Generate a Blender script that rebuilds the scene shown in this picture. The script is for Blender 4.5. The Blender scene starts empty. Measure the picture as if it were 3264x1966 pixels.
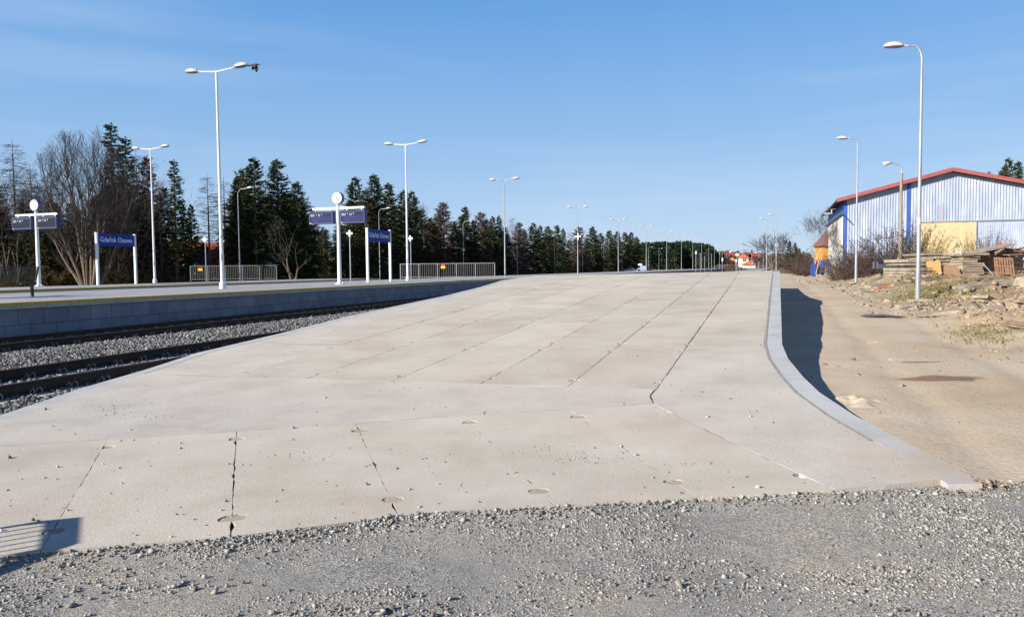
import bpy, math, random
import numpy as np
from mathutils import Vector, Matrix, noise
from mathutils.geometry import delaunay_2d_cdt
rad = math.radians
sc = bpy.context.scene

# ------------------------------------------------------------------ camera
FPX = 2420.0; W0, H0 = 3264.0, 1966.0
EYE = 1.6; PITCH = rad(2.98); ROLL = rad(0.573)
cd = bpy.data.cameras.new('camera'); cam = bpy.data.objects.new('camera', cd)
sc.collection.objects.link(cam); sc.camera = cam
cd.sensor_width = 36.0; cd.lens = FPX / W0 * 36.0
cd.clip_start = 0.05; cd.clip_end = 6000
F = Vector((0, math.cos(PITCH), -math.sin(PITCH)))
R0 = Vector((1, 0, 0)); U0 = Vector((0, math.sin(PITCH), math.cos(PITCH)))
CR = R0 * math.cos(ROLL) - U0 * math.sin(ROLL)
CU = U0 * math.cos(ROLL) + R0 * math.sin(ROLL)
cam.matrix_world = Matrix(((CR.x, CU.x, -F.x, 0), (CR.y, CU.y, -F.y, 0), (CR.z, CU.z, -F.z, EYE), (0, 0, 0, 1)))
CAM = Vector((0, 0, EYE))

# ------------------------------------------------------------------ world, sun, exposure
SUN_EL = rad(25.0)
SD = Vector((-0.84, -0.545, 0)).normalized()
SUNDIR = Vector((SD.x * math.cos(SUN_EL), SD.y * math.cos(SUN_EL), math.sin(SUN_EL)))
wd = bpy.data.worlds.new('World'); sc.world = wd; wd.use_nodes = True
wn = wd.node_tree.nodes; wl = wd.node_tree.links
bg = wn['Background']
sky = wn.new('ShaderNodeTexSky'); sky.sky_type = 'NISHITA'; sky.sun_disc = False
sky.sun_elevation = SUN_EL; sky.sun_rotation = math.atan2(SUNDIR.x, SUNDIR.y)
sky.air_density = 1.0; sky.dust_density = 0.3; sky.ozone_density = 3.0; sky.altitude = 0
# thin high cirrus streaks, mixed into the sky by direction
tc = wn.new('ShaderNodeTexCoord'); mp = wn.new('ShaderNodeMapping')
mp.inputs['Rotation'].default_value = (0.0, rad(9), rad(20)); mp.inputs['Scale'].default_value = (1.0, 1.3, 11.0)
nz = wn.new('ShaderNodeTexNoise'); nz.inputs['Scale'].default_value = 1.6; nz.inputs['Detail'].default_value = 5; nz.inputs['Roughness'].default_value = 0.5
cr = wn.new('ShaderNodeValToRGB'); cr.color_ramp.elements[0].position = 0.50; cr.color_ramp.elements[0].color = (0, 0, 0, 1)
cr.color_ramp.elements[1].position = 0.80; cr.color_ramp.elements[1].color = (0.22, 0.22, 0.22, 1)
hsv = wn.new('ShaderNodeHueSaturation'); hsv.inputs['Saturation'].default_value = 1.0; hsv.inputs['Hue'].default_value = 0.51
mx = wn.new('ShaderNodeMixRGB'); mx.inputs[2].default_value = (4.6, 5.4, 6.4, 1)
# clear spring sky: physical sky plus horizon-to-zenith ramp, darkened overhead to cut shadow fill
sep = wn.new('ShaderNodeSeparateXYZ'); gr = wn.new('ShaderNodeValToRGB'); el = gr.color_ramp.elements
KS = 6.15
for i_, (pos, c_) in enumerate(((0.0, (0.52, 0.66, 0.85)), (0.07, (0.43, 0.61, 0.86)), (0.17, (0.285, 0.51, 0.83)), (0.33, (0.135, 0.37, 0.77)), (0.50, (0.035, 0.12, 0.36)), (1.0, (0.012, 0.04, 0.15)))):
    e_ = el[i_] if i_ < 2 else el.new(pos)
    e_.position = pos; e_.color = (*c_, 1)
sca = wn.new('ShaderNodeVectorMath'); sca.operation = 'SCALE'; sca.inputs['Scale'].default_value = KS
skm = wn.new('ShaderNodeMixRGB'); skm.inputs[0].default_value = 0.88
wl.new(tc.outputs['Generated'], mp.inputs['Vector']); wl.new(mp.outputs[0], nz.inputs['Vector'])
wl.new(nz.outputs['Fac'], cr.inputs[0]); wl.new(cr.outputs[0], mx.inputs[0])
wl.new(sky.outputs[0], hsv.inputs['Color']); wl.new(tc.outputs['Generated'], sep.inputs[0]); wl.new(sep.outputs['Z'], gr.inputs[0]); wl.new(gr.outputs[0], sca.inputs[0]); wl.new(hsv.outputs[0], skm.inputs[1]); wl.new(sca.outputs[0], skm.inputs[2]); wl.new(skm.outputs[0], mx.inputs[1]); wl.new(mx.outputs[0], bg.inputs['Color'])
bg.inputs['Strength'].default_value = 0.10
sd = bpy.data.lights.new('sun', 'SUN'); sd.energy = 5.0; sd.angle = rad(0.5); sd.color = (1.0, 0.93, 0.83)
sun = bpy.data.objects.new('sun', sd); sc.collection.objects.link(sun)
sun.rotation_euler = SUNDIR.to_track_quat('Z', 'Y').to_euler(); sun.location = (-30, -30, 40)
sc.view_settings.view_transform = 'Standard'; sc.view_settings.look = 'None'
sc.view_settings.exposure = 0.70; sc.view_settings.gamma = 1.0

# ------------------------------------------------------------------ image -> world
def ray(px, py):
    return (F + CR * ((px - W0 / 2) / FPX) - CU * ((py - H0 / 2) / FPX))
def atz(px, py, z=0.0):
    r = ray(px, py); t = (z - EYE) / r.z; return CAM + r * t
def aty(px, py, y):
    r = ray(px, py); return CAM + r * (y / r.y)

# ------------------------------------------------------------------ mesh helpers
def chain_loc(p):
    v = Vector((0, 0, 0))
    while p: v += p.location; p = p.parent
    return v
class MB:
    def __init__(s): s.v = []; s.f = []; s.m = []
    def add(s, vs, fs, mi=0):
        o = len(s.v); s.v += [tuple(v) for v in vs]; s.f += [tuple(i + o for i in f) for f in fs]; s.m += [mi] * len(fs)
    def box(s, c, size, rz=0.0, mi=0, M=None, taper=1.0):
        hx, hy, hz = size[0] / 2, size[1] / 2, size[2] / 2
        vs = []
        for z in (-1, 1):
            k = taper if z > 0 else 1.0
            for x, y in ((-1, -1), (1, -1), (1, 1), (-1, 1)): vs.append(Vector((x * hx * k, y * hy * k, z * hz)))
        if M is None: M = Matrix.Rotation(rz, 3, 'Z')
        vs = [M @ v + Vector(c) for v in vs]
        s.add(vs, [(3, 2, 1, 0), (4, 5, 6, 7), (0, 1, 5, 4), (1, 2, 6, 5), (2, 3, 7, 6), (3, 0, 4, 7)], mi)
    def bar(s, a, b, w, h, mi=0, up=Vector((0, 0, 1))):
        a = Vector(a); b = Vector(b); d = (b - a); L = d.length; d.normalize()
        x = d.cross(up)
        if x.length < 1e-4: x = Vector((1, 0, 0))
        x.normalize(); z = x.cross(d)
        M = Matrix((x, d, z)).transposed()
        s.box((a + b) / 2, (w, L, h), mi=mi, M=M)
    def tube(s, pts, rs, n=8, mi=0, cap=True):
        pts = [Vector(p) for p in pts]
        if not hasattr(rs, '__len__'): rs = [rs] * len(pts)
        rings = []; ref = None
        for i, p in enumerate(pts):
            d = (pts[min(i + 1, len(pts) - 1)] - pts[max(i - 1, 0)]).normalized()
            if ref is None:
                ref = Vector((1, 0, 0)) if abs(d.x) < 0.8 else Vector((0, 1, 0))
            x = (ref - d * ref.dot(d)).normalized(); y = d.cross(x); ref = x
            rings.append([p + (x * math.cos(2 * math.pi * k / n) + y * math.sin(2 * math.pi * k / n)) * rs[i] for k in range(n)])
        vs = [v for r in rings for v in r]; fs = []
        for i in range(len(pts) - 1):
            for k in range(n):
                fs.append((i * n + k, i * n + (k + 1) % n, (i + 1) * n + (k + 1) % n, (i + 1) * n + k))
        if cap:
            fs.append(tuple(reversed(range(n)))); fs.append(tuple((len(pts) - 1) * n + k for k in range(n)))
        s.add(vs, fs, mi)
    def ellipsoid(s, c, r, seg=16, rings=8, mi=0, M=None, zmin=-1.0, zmax=1.0):
        vs = []; fs = []
        a0 = math.asin(max(-1, zmin)); a1 = math.asin(min(1, zmax))
        for i in range(rings + 1):
            a = a0 + (a1 - a0) * i / rings
            for k in range(seg):
                t = 2 * math.pi * k / seg
                p = Vector((r[0] * math.cos(a) * math.cos(t), r[1] * math.cos(a) * math.sin(t), r[2] * math.sin(a)))
                if M: p = M @ p
                vs.append(p + Vector(c))
        for i in range(rings):
            for k in range(seg):
                fs.append((i * seg + k, i * seg + (k + 1) % seg, (i + 1) * seg + (k + 1) % seg, (i + 1) * seg + k))
        fs.append(tuple(reversed(range(seg)))); fs.append(tuple(rings * seg + k for k in range(seg)))
        s.add(vs, fs, mi)
    def prism(s, poly, z0, z1, mi=0):
        n = len(poly)
        vs = [(p[0], p[1], z0) for p in poly] + [(p[0], p[1], z1) for p in poly]
        fs = [tuple(reversed(range(n))), tuple(range(n, 2 * n))] + [(i, (i + 1) % n, n + (i + 1) % n, n + i) for i in range(n)]
        s.add(vs, fs, mi)
    def build(s, name, mats, parent=None, smooth=False, local=False):
        me = bpy.data.meshes.new(name); me.from_pydata(s.v, [], s.f); 
        if not isinstance(mats, (list, tuple)): mats = [mats]
        for m in mats: me.materials.append(m)
        me.polygons.foreach_set('material_index', s.m)
        if smooth:
            me.polygons.foreach_set('use_smooth', [True] * len(me.polygons))
            try: me.set_sharp_from_angle(angle=rad(38))
            except Exception: pass
        me.update()
        o = bpy.data.objects.new(name, me); sc.collection.objects.link(o)
        if parent:
            o.parent = parent
            if not local: o.location = -chain_loc(parent)
        return o

def tag(o, label=None, cat=None, group=None, kind=None):
    if label: o['label'] = label
    if cat: o['category'] = cat
    if group: o['group'] = group
    if kind: o['kind'] = kind
    return o
def empty(name, loc, rz=0.0):
    o = bpy.data.objects.new(name, None); sc.collection.objects.link(o); o.location = loc; o.rotation_euler = (0, 0, rz)
    o.empty_display_size = 0.2
    return o
KIDS = {}
def copy_tree(o, parent=None):
    c = o.copy(); sc.collection.objects.link(c)
    if parent: c.parent = parent
    for ch in [x for x in sc.collection.objects if x.parent == o]: copy_tree(ch, c)
    return c
def np_mesh(name, V, Fq, mat, parent=None):
    """V (n,3) array, Fq (m,k) int array, all faces the same size"""
    me = bpy.data.meshes.new(name); k = Fq.shape[1]
    me.vertices.add(len(V)); me.vertices.foreach_set('co', V.astype(np.float32).ravel())
    me.loops.add(Fq.size); me.loops.foreach_set('vertex_index', Fq.astype(np.int32).ravel())
    me.polygons.add(len(Fq)); me.polygons.foreach_set('loop_start', np.arange(0, Fq.size, k, dtype=np.int32))
    me.materials.append(mat); me.update(calc_edges=True); me.validate()
    o = bpy.data.objects.new(name, me); sc.collection.objects.link(o)
    if parent: o.parent = parent; o.location = -chain_loc(parent)
    return o

# ------------------------------------------------------------------ materials
def M(name, cols, scale=3.0, rough=0.8, bump=0.0, bscale=40.0, metal=0.0, island=0.0, fine=0.0, stretch=(1, 1, 1), spec=0.5, cover=None):
    """cols: list of colours blended by noise; island: per-loose-part value variation; fine: fine speckle amount"""
    m = bpy.data.materials.new(name); m.use_nodes = True
    n = m.node_tree.nodes; l = m.node_tree.links; b = n['Principled BSDF']
    b.inputs['Roughness'].default_value = rough; b.inputs['Metallic'].default_value = metal
    b.inputs['Specular IOR Level'].default_value = spec
    tc = n.new('ShaderNodeTexCoord'); mp = n.new('ShaderNodeMapping'); mp.inputs['Scale'].default_value = stretch
    l.new(tc.outputs['Object'], mp.inputs['Vector'])
    out = None
    if len(cols) > 1:
        t = n.new('ShaderNodeTexNoise'); t.inputs['Scale'].default_value = scale; t.inputs['Detail'].default_value = 8; t.inputs['Roughness'].default_value = 0.62
        l.new(mp.outputs[0], t.inputs['Vector'])
        r = n.new('ShaderNodeValToRGB'); l.new(t.outputs['Fac'], r.inputs[0])
        el = r.color_ramp.elements
        while len(el) < len(cols): el.new(0.5)
        for i, c in enumerate(cols):
            el[i].position = 0.32 + 0.36 * i / (len(cols) - 1); el[i].color = (*c, 1)
        out = r.outputs[0]
    else:
        rgb = n.new('ShaderNodeRGB'); rgb.outputs[0].default_value = (*cols[0], 1); out = rgb.outputs[0]
    if fine > 0:
        t2 = n.new('ShaderNodeTexNoise'); t2.inputs['Scale'].default_value = bscale * 1.7; t2.inputs['Detail'].default_value = 3
        l.new(tc.outputs['Object'], t2.inputs['Vector'])
        mr = n.new('ShaderNodeMapRange'); mr.inputs[1].default_value = 0.3; mr.inputs[2].default_value = 0.7
        mr.inputs[3].default_value = 1 - fine; mr.inputs[4].default_value = 1 + fine
        l.new(t2.outputs['Fac'], mr.inputs[0])
        mu = n.new('ShaderNodeVectorMath'); mu.operation = 'SCALE'; l.new(out, mu.inputs[0]); l.new(mr.outputs[0], mu.inputs['Scale']); out = mu.outputs[0]
    if island > 0:
        g = n.new('ShaderNodeNewGeometry'); mr = n.new('ShaderNodeMapRange')
        mr.inputs[3].default_value = 1 - island; mr.inputs[4].default_value = 1 + island
        l.new(g.outputs['Random Per Island'], mr.inputs[0])
        mu = n.new('ShaderNodeVectorMath'); mu.operation = 'SCALE'; l.new(out, mu.inputs[0]); l.new(mr.outputs[0], mu.inputs['Scale']); out = mu.outputs[0]
    l.new(out, b.inputs['Base Color'])
    if bump > 0:
        t3 = n.new('ShaderNodeTexNoise'); t3.inputs['Scale'].default_value = bscale; t3.inputs['Detail'].default_value = 6; t3.inputs['Roughness'].default_value = 0.65
        l.new(tc.outputs['Object'], t3.inputs['Vector'])
        bp = n.new('ShaderNodeBump'); bp.inputs['Strength'].default_value = 1.0; bp.inputs['Distance'].default_value = bump
        l.new(t3.outputs['Fac'], bp.inputs['Height']); l.new(bp.outputs[0], b.inputs['Normal'])
    return m

MT = {}
def add_dust(m, c, r0, r1, col):
    n = m.node_tree.nodes; l = m.node_tree.links; b = n['Principled BSDF']; src = b.inputs['Base Color'].links[0].from_socket
    tc = n.new('ShaderNodeTexCoord'); sb = n.new('ShaderNodeVectorMath'); sb.operation = 'DISTANCE'; sb.inputs[1].default_value = c; l.new(tc.outputs['Object'], sb.inputs[0])
    t = n.new('ShaderNodeTexNoise'); t.inputs['Scale'].default_value = 4.0; t.inputs['Detail'].default_value = 6; l.new(tc.outputs['Object'], t.inputs['Vector'])
    a = n.new('ShaderNodeMath'); a.operation = 'MULTIPLY_ADD'; a.inputs[1].default_value = 1.2; l.new(t.outputs['Fac'], a.inputs[0]); l.new(sb.outputs['Value'], a.inputs[2])
    mr = n.new('ShaderNodeMapRange'); mr.inputs[1].default_value = r0 + .6; mr.inputs[2].default_value = r1 + .6; mr.inputs[3].default_value = 0.95; mr.inputs[4].default_value = 0; l.new(a.outputs[0], mr.inputs[0])
    mx = n.new('ShaderNodeMixRGB'); mx.inputs[2].default_value = (*col, 1); l.new(mr.outputs[0], mx.inputs[0]); l.new(src, mx.inputs[1]); l.new(mx.outputs[0], b.inputs['Base Color'])
MT['slab'] = M('concrete_slab', [(0.44, 0.392, 0.325), (0.505, 0.458, 0.388), (0.56, 0.515, 0.445)], 0.9, 0.92, 0.003, 55, island=0.05, fine=0.13, spec=0.25)
MT['cast'] = M('cast_concrete', [(0.44, 0.405, 0.355), (0.50, 0.465, 0.41), (0.545, 0.51, 0.45)], 1.3, 0.92, 0.004, 50, fine=0.16, spec=0.25)
MT['kerb'] = M('kerb_concrete', [(0.38, 0.385, 0.385), (0.45, 0.455, 0.455), (0.50, 0.505, 0.505)], 1.8, 0.88, 0.003, 70, island=0.05, fine=0.08, spec=0.3)
MT['mortar'] = M('pocket_mortar', [(0.36, 0.305, 0.235), (0.46, 0.405, 0.325)], 6, 0.95, 0.008, 60, fine=0.2, spec=0.1)
MT['seam'] = M('seam_mortar', [(0.27, 0.26, 0.235), (0.35, 0.335, 0.30)], 5, 0.95, 0.004, 60, fine=0.2, spec=0.1)
MT['bed'] = M('joint_sand', [(0.12, 0.095, 0.065), (0.19, 0.15, 0.105)], 6, 0.95, 0.02, 50, fine=0.2, spec=0.1)
MT['gravelbed'] = M('fine_gravel', [(0.285, 0.275, 0.255), (0.37, 0.355, 0.325), (0.46, 0.405, 0.33)], 0.8, 0.95, 0.016, 95, fine=0.5, spec=0.2)
MT['stone'] = M('crushed_stone', [(0.24, 0.23, 0.21), (0.345, 0.332, 0.305)], 9, 0.9, 0.0, 60, island=0.55, fine=0.15, spec=0.25)
MT['ballast'] = M('ballast_stone', [(0.12, 0.12, 0.118), (0.21, 0.206, 0.20)], 9, 0.9, 0.0, 60, island=0.7, fine=0.15, spec=0.25)
MT['ballastbed'] = M('ballast_bed', [(0.07, 0.07, 0.075), (0.14, 0.14, 0.14)], 20, 0.95, 0.04, 22, fine=0.5, spec=0.2)
MT['rail'] = M('rail_rust', [(0.035, 0.022, 0.016), (0.06, 0.038, 0.027)], 9, 0.75, 0, spec=0.3)
MT['railtop'] = M('rail_head_steel', [(0.10, 0.08, 0.07)], 9, 0.5, 0, metal=0.6)
MT['sleeper'] = M('sleeper_concrete', [(0.30, 0.28, 0.24), (0.42, 0.39, 0.34)], 8, 0.9, 0.003, 60, island=0.1)
MT['clip'] = M('clip_steel', [(0.34, 0.28, 0.22)], 9, 0.5, 0, metal=0.3)
MT['white'] = M('white_paint', [(0.70, 0.72, 0.73), (0.76, 0.77, 0.77)], 4, 0.35, spec=0.4)
MT['galv'] = M('galvanised_steel', [(0.30, 0.315, 0.335), (0.44, 0.45, 0.47)], 5, 0.42, metal=0.35, stretch=(1, 1, 0.3))
MT['railgrey'] = M('railing_grey', [(0.20, 0.20, 0.20), (0.28, 0.275, 0.27)], 5, 0.5, metal=0.3)
MT['sticker'] = M('faded_stickers', [(0.35, 0.36, 0.38), (0.55, 0.55, 0.56)], 30, 0.6)
MT['lampgrey'] = M('lamp_shell_grey', [(0.42, 0.42, 0.43), (0.50, 0.50, 0.50)], 4, 0.4)
MT['lampglass'] = M('lamp_glass', [(0.16, 0.15, 0.14)], 4, 0.2)
MT['navy'] = M('board_frame_blue', [(0.045, 0.05, 0.15), (0.06, 0.066, 0.18)], 3, 0.6, spec=0.2)
MT['navyside'] = M('board_side_blue', [(0.012, 0.016, 0.10)], 3, 0.4)
MT['screen'] = M('dark_screen', [(0.008, 0.010, 0.018)], 3, 0.25)
MT['screenblue'] = M('blue_screen', [(0.010, 0.014, 0.115)], 3, 0.25)
MT['screenline'] = M('dim_screen_lines', [(0.05, 0.06, 0.25)], 3, 0.3)
MT['signblue'] = M('sign_blue', [(0.012, 0.045, 0.27)], 3, 0.6, spec=0.2)
MT['text'] = M('white_lettering', [(0.80, 0.82, 0.85)], 3, 0.5)
MT['clockface'] = M('clock_face_white', [(0.82, 0.82, 0.82)], 3, 0.4)
MT['clockcase'] = M('clock_case', [(0.10, 0.12, 0.22)], 3, 0.35)
MT['black'] = M('black_paint', [(0.015, 0.015, 0.017)], 3, 0.45)
MT['darkmetal'] = M('dark_metal', [(0.03, 0.03, 0.035)], 3, 0.45)
MT['yellow'] = M('yellow_line_paint', [(0.50, 0.33, 0.04), (0.62, 0.42, 0.06)], 6, 0.7)
MT['coping'] = M('coping_concrete', [(0.34, 0.34, 0.34), (0.42, 0.42, 0.41)], 4, 0.85, island=0.08, fine=0.08, bscale=70)
MT['paver'] = M('grey_pavers', [(0.30, 0.305, 0.33), (0.38, 0.385, 0.40)], 1.2, 0.85, 0.003, 30, fine=0.10, stretch=(1, 1, 1))
MT['hedge'] = M('x', [(0.05, 0.04, 0.03)])
MT['red'] = M('red_plastic', [(0.60, 0.04, 0.03)], 3, 0.4)
MT['orange'] = M('orange_plastic', [(0.75, 0.16, 0.04)], 3, 0.4)
MT['yellowsign'] = M('yellow_sign', [(0.80, 0.60, 0.03)], 3, 0.4)
MT['dirtyconc'] = M('dusty_concrete', [(0.33, 0.27, 0.205), (0.44, 0.375, 0.295)], 5, 0.95, 0.01, 40, fine=0.2, spec=0.1)
MT['sand'] = M('sandy_dirt', [(0.45, 0.345, 0.235), (0.51, 0.415, 0.30), (0.54, 0.462, 0.36)], 0.38, 0.96, 0.012, 14, fine=0.10, spec=0.1)
MT['rubble'] = M('rubble_stone', [(0.24, 0.185, 0.135), (0.38, 0.31, 0.235)], 3, 0.95, 0.0, 30, island=0.35, spec=0.15)
MT['plate'] = M('old_concrete_plate', [(0.23, 0.185, 0.14), (0.32, 0.265, 0.205), (0.40, 0.34, 0.27)], 3.5, 0.95, 0.01, 30, island=0.10, fine=0.15, spec=0.15)
MT['wood'] = M('weathered_wood', [(0.22, 0.15, 0.10), (0.34, 0.24, 0.165)], 6, 0.9, island=0.2, spec=0.2)
MT['redwood'] = M('reddish_pallet_wood', [(0.27, 0.15, 0.09), (0.38, 0.22, 0.14)], 6, 0.9, island=0.12, spec=0.2)
MT['osb'] = M('chipboard', [(0.52, 0.30, 0.11), (0.68, 0.42, 0.18)], 25, 0.85, stretch=(1, 1, 2), spec=0.2)
MT['ply'] = M('brown_plywood', [(0.30, 0.18, 0.095), (0.36, 0.24, 0.15)], 2.5, 0.7, spec=0.3)
MT['bark'] = M('tree_bark', [(0.10, 0.08, 0.06), (0.17, 0.14, 0.11)], 4, 0.95, spec=0.1)
MT['lightbark'] = M('light_tree_bark', [(0.14, 0.112, 0.082), (0.21, 0.168, 0.125)], 4, 0.95, spec=0.1)
MT['twig'] = M('bare_twigs', [(0.07, 0.058, 0.054), (0.115, 0.095, 0.088)], 1, 0.95, spec=0.1)
MT['twigbrown'] = M('reddish_brown_twigs', [(0.085, 0.058, 0.048), (0.125, 0.085, 0.068)], 1, 0.95, spec=0.1)
MT['birchbark'] = M('birch_bark', [(0.55, 0.47, 0.36), (0.68, 0.60, 0.48)], 6, 0.9, spec=0.1)
MT['spruce'] = M('spruce_needles', [(0.018, 0.028, 0.010), (0.040, 0.056, 0.020), (0.085, 0.098, 0.036)], 1.3, 0.9, island=0.3, spec=0.1)
MT['spruce2'] = M('brownish_spruce_needles', [(0.035, 0.038, 0.016), (0.085, 0.080, 0.034)], 0.9, 0.9, island=0.3, spec=0.1)
MT['farpine'] = M('far_pine_needles', [(0.024, 0.042, 0.026), (0.045, 0.068, 0.038)], 0.15, 0.95, island=0.25, spec=0.1)
MT['leafbrown'] = M('dry_undergrowth', [(0.09, 0.065, 0.03), (0.15, 0.11, 0.05)], 0.8, 0.95, island=0.3, spec=0.1)
MT['grass'] = M('short_grass', [(0.13, 0.125, 0.045), (0.22, 0.185, 0.085)], 3, 0.95, island=0.3, spec=0.1)
MT['rooftile'] = M('red_roof_tiles', [(0.26, 0.045, 0.022), (0.34, 0.07, 0.035)], 2, 0.8, fine=0.12, bscale=3)
MT['roofdark'] = M('dark_roof', [(0.035, 0.033, 0.035), (0.06, 0.055, 0.055)], 2, 0.8)
MT['rooforange'] = M('orange_roof_tiles', [(0.50, 0.12, 0.05), (0.58, 0.16, 0.07)], 2, 0.8)
MT['plasterwhite'] = M('white_plaster', [(0.72, 0.69, 0.62), (0.80, 0.77, 0.70)], 1, 0.9)
MT['plastertan'] = M('tan_plaster', [(0.50, 0.36, 0.22), (0.60, 0.44, 0.28)], 1, 0.9)
MT['plasterorange'] = M('orange_plaster', [(0.72, 0.30, 0.13)], 1, 0.9)
MT['window'] = M('window_glass_dark', [(0.02, 0.025, 0.03)], 1, 0.15)
MT['metalblue'] = M('pale_blue_corrugated', [(0.29, 0.345, 0.47), (0.37, 0.425, 0.55), (0.49, 0.54, 0.65)], 1.6, 0.45, 0, stretch=(1, 1, 0.22), fine=0.06, bscale=8)
MT['blue'] = M('blue_paint', [(0.022, 0.085, 0.36), (0.032, 0.11, 0.42)], 2, 0.5)
MT['whitesheet'] = M('white_corrugated', [(0.45, 0.45, 0.44), (0.55, 0.54, 0.53)], 2, 0.5)
MT['roofred'] = M('red_fascia', [(0.29, 0.075, 0.07), (0.34, 0.095, 0.085)], 2, 0.5)
MT['door'] = M('cream_yellow_door', [(0.56, 0.43, 0.245), (0.62, 0.49, 0.30)], 2, 0.55)
MT['poleconc'] = M('old_concrete_pole', [(0.24, 0.20, 0.16), (0.32, 0.27, 0.22)], 5, 0.9)
MT['bird'] = M('bird_feathers', [(0.012, 0.012, 0.014), (0.03, 0.03, 0.032)], 20, 0.7)
MT['orangewall'] = M('ochre_wall', [(0.45, 0.20, 0.03), (0.60, 0.30, 0.06)], 1.5, 0.9)
for k_ in ('slab', 'cast', 'kerb'): add_dust(MT[k_], (3.55, 5.65, 0.1), 0.1, 1.1, (0.44, 0.355, 0.265))
# ------------------------------------------------------------------ ramp frame
TH = rad(19.3)
U = Vector((math.sin(TH), math.cos(TH))); V = Vector((math.cos(TH), -math.sin(TH)))
P0 = Vector((1.66, 8.74))
CREST = 21.0
def ramp_z(x, y):
    dx, dy = x - P0.x, y - P0.y
    s = dx * U.x + dy * U.y; t = dx * V.x + dy * V.y
    zp = 0.193 + 0.0585 * s + 0.015 * t
    k = 0.04; a = (zp - 0.05) / k
    z = 0.05 + k * (math.log1p(math.exp(a)) if a < 30 else a)
    if s > CREST:
        top = 0.193 + 0.0585 * CREST + 0.015 * t
        z = top - 0.10 * min(s - CREST, 3.0)
    return z
def st(p): 
    d = Vector((p[0] - P0.x, p[1] - P0.y)); return d.dot(U), d.dot(V)
def xy(s, t): return P0 + U * s + V * t
def on_ramp(px, py):
    r = ray(px, py); t = 1.5; last = t
    while t < 60:
        p = CAM + r * t
        if p.z <= ramp_z(p.x, p.y): break
        last = t; t += 0.05
    a, b = last, t
    for _ in range(25):
        m = (a + b) / 2; p = CAM + r * m
        if p.z <= ramp_z(p.x, p.y): b = m
        else: a = m
    return Vector((p.x, p.y))

def jitter_line(a, b, step, amp, rng, chip=0.0):
    a = Vector(a); b = Vector(b); L = (b - a).length; n = max(1, int(L / step)); d = (b - a) / L; nn = Vector((-d.y, d.x))
    out = []
    for i in range(n):
        f = i / n; p = a.lerp(b, f)
        if i > 0:
            o = rng.gauss(0, amp)
            if rng.random() < chip: o += abs(rng.gauss(0, amp * 4))
            p = p + nn * o
        out.append(p)
    return out
def inside(p, poly):
    x, y = p; c = False; n = len(poly); j = n - 1
    for i in range(n):
        xi, yi = poly[i]; xj, yj = poly[j]
        if (yi > y) != (yj > y) and x < (xj - xi) * (y - yi) / (yj - yi) + xi: c = not c
        j = i
    return c
def sheet(name, poly, zf, step, mat, parent=None, thick=0.0, zoff=0.0, kind=None, mb=None):
    n = len(poly); pts = [Vector((p[0], p[1])) for p in poly]
    xs = [p.x for p in pts]; ys = [p.y for p in pts]
    inner = []
    if step:
        x = min(xs) + step * 0.5
        while x < max(xs):
            y = min(ys) + step * 0.5
            while y < max(ys):
                if inside((x, y), pts): inner.append(Vector((x, y)))
                y += step
            x += step
    r = delaunay_2d_cdt(pts + inner, [], [list(range(n))], 1, 1e-5)
    vs = [(v.x, v.y, zf(v.x, v.y) + zoff) for v in r[0]]
    fs = [f if True else f for f in r[2]]
    fs = [tuple(f) for f in fs]
    own = mb is None
    if own: mb = MB()
    # orient up
    ff = []
    for f in fs:
        a, b, c = [Vector(vs[i]) for i in f[:3]]
        ff.append(f if (b - a).cross(c - a).z > 0 else tuple(reversed(f)))
    mb.add(vs, ff)
    if thick:
        area = sum(pts[i].x * pts[(i + 1) % n].y - pts[(i + 1) % n].x * pts[i].y for i in range(n))
        pp = pts if area > 0 else pts[::-1]
        vv = [(p.x, p.y, zf(p.x, p.y) + zoff) for p in pp] + [(p.x, p.y, zf(p.x, p.y) + zoff - thick) for p in pp]
        mb.add(vv, [(i + n, (i + 1) % n + n, (i + 1) % n, i) for i in range(n)])
    if own:
        o = mb.build(name, mat, parent)
        if kind: o['kind'] = kind
        return o

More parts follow.
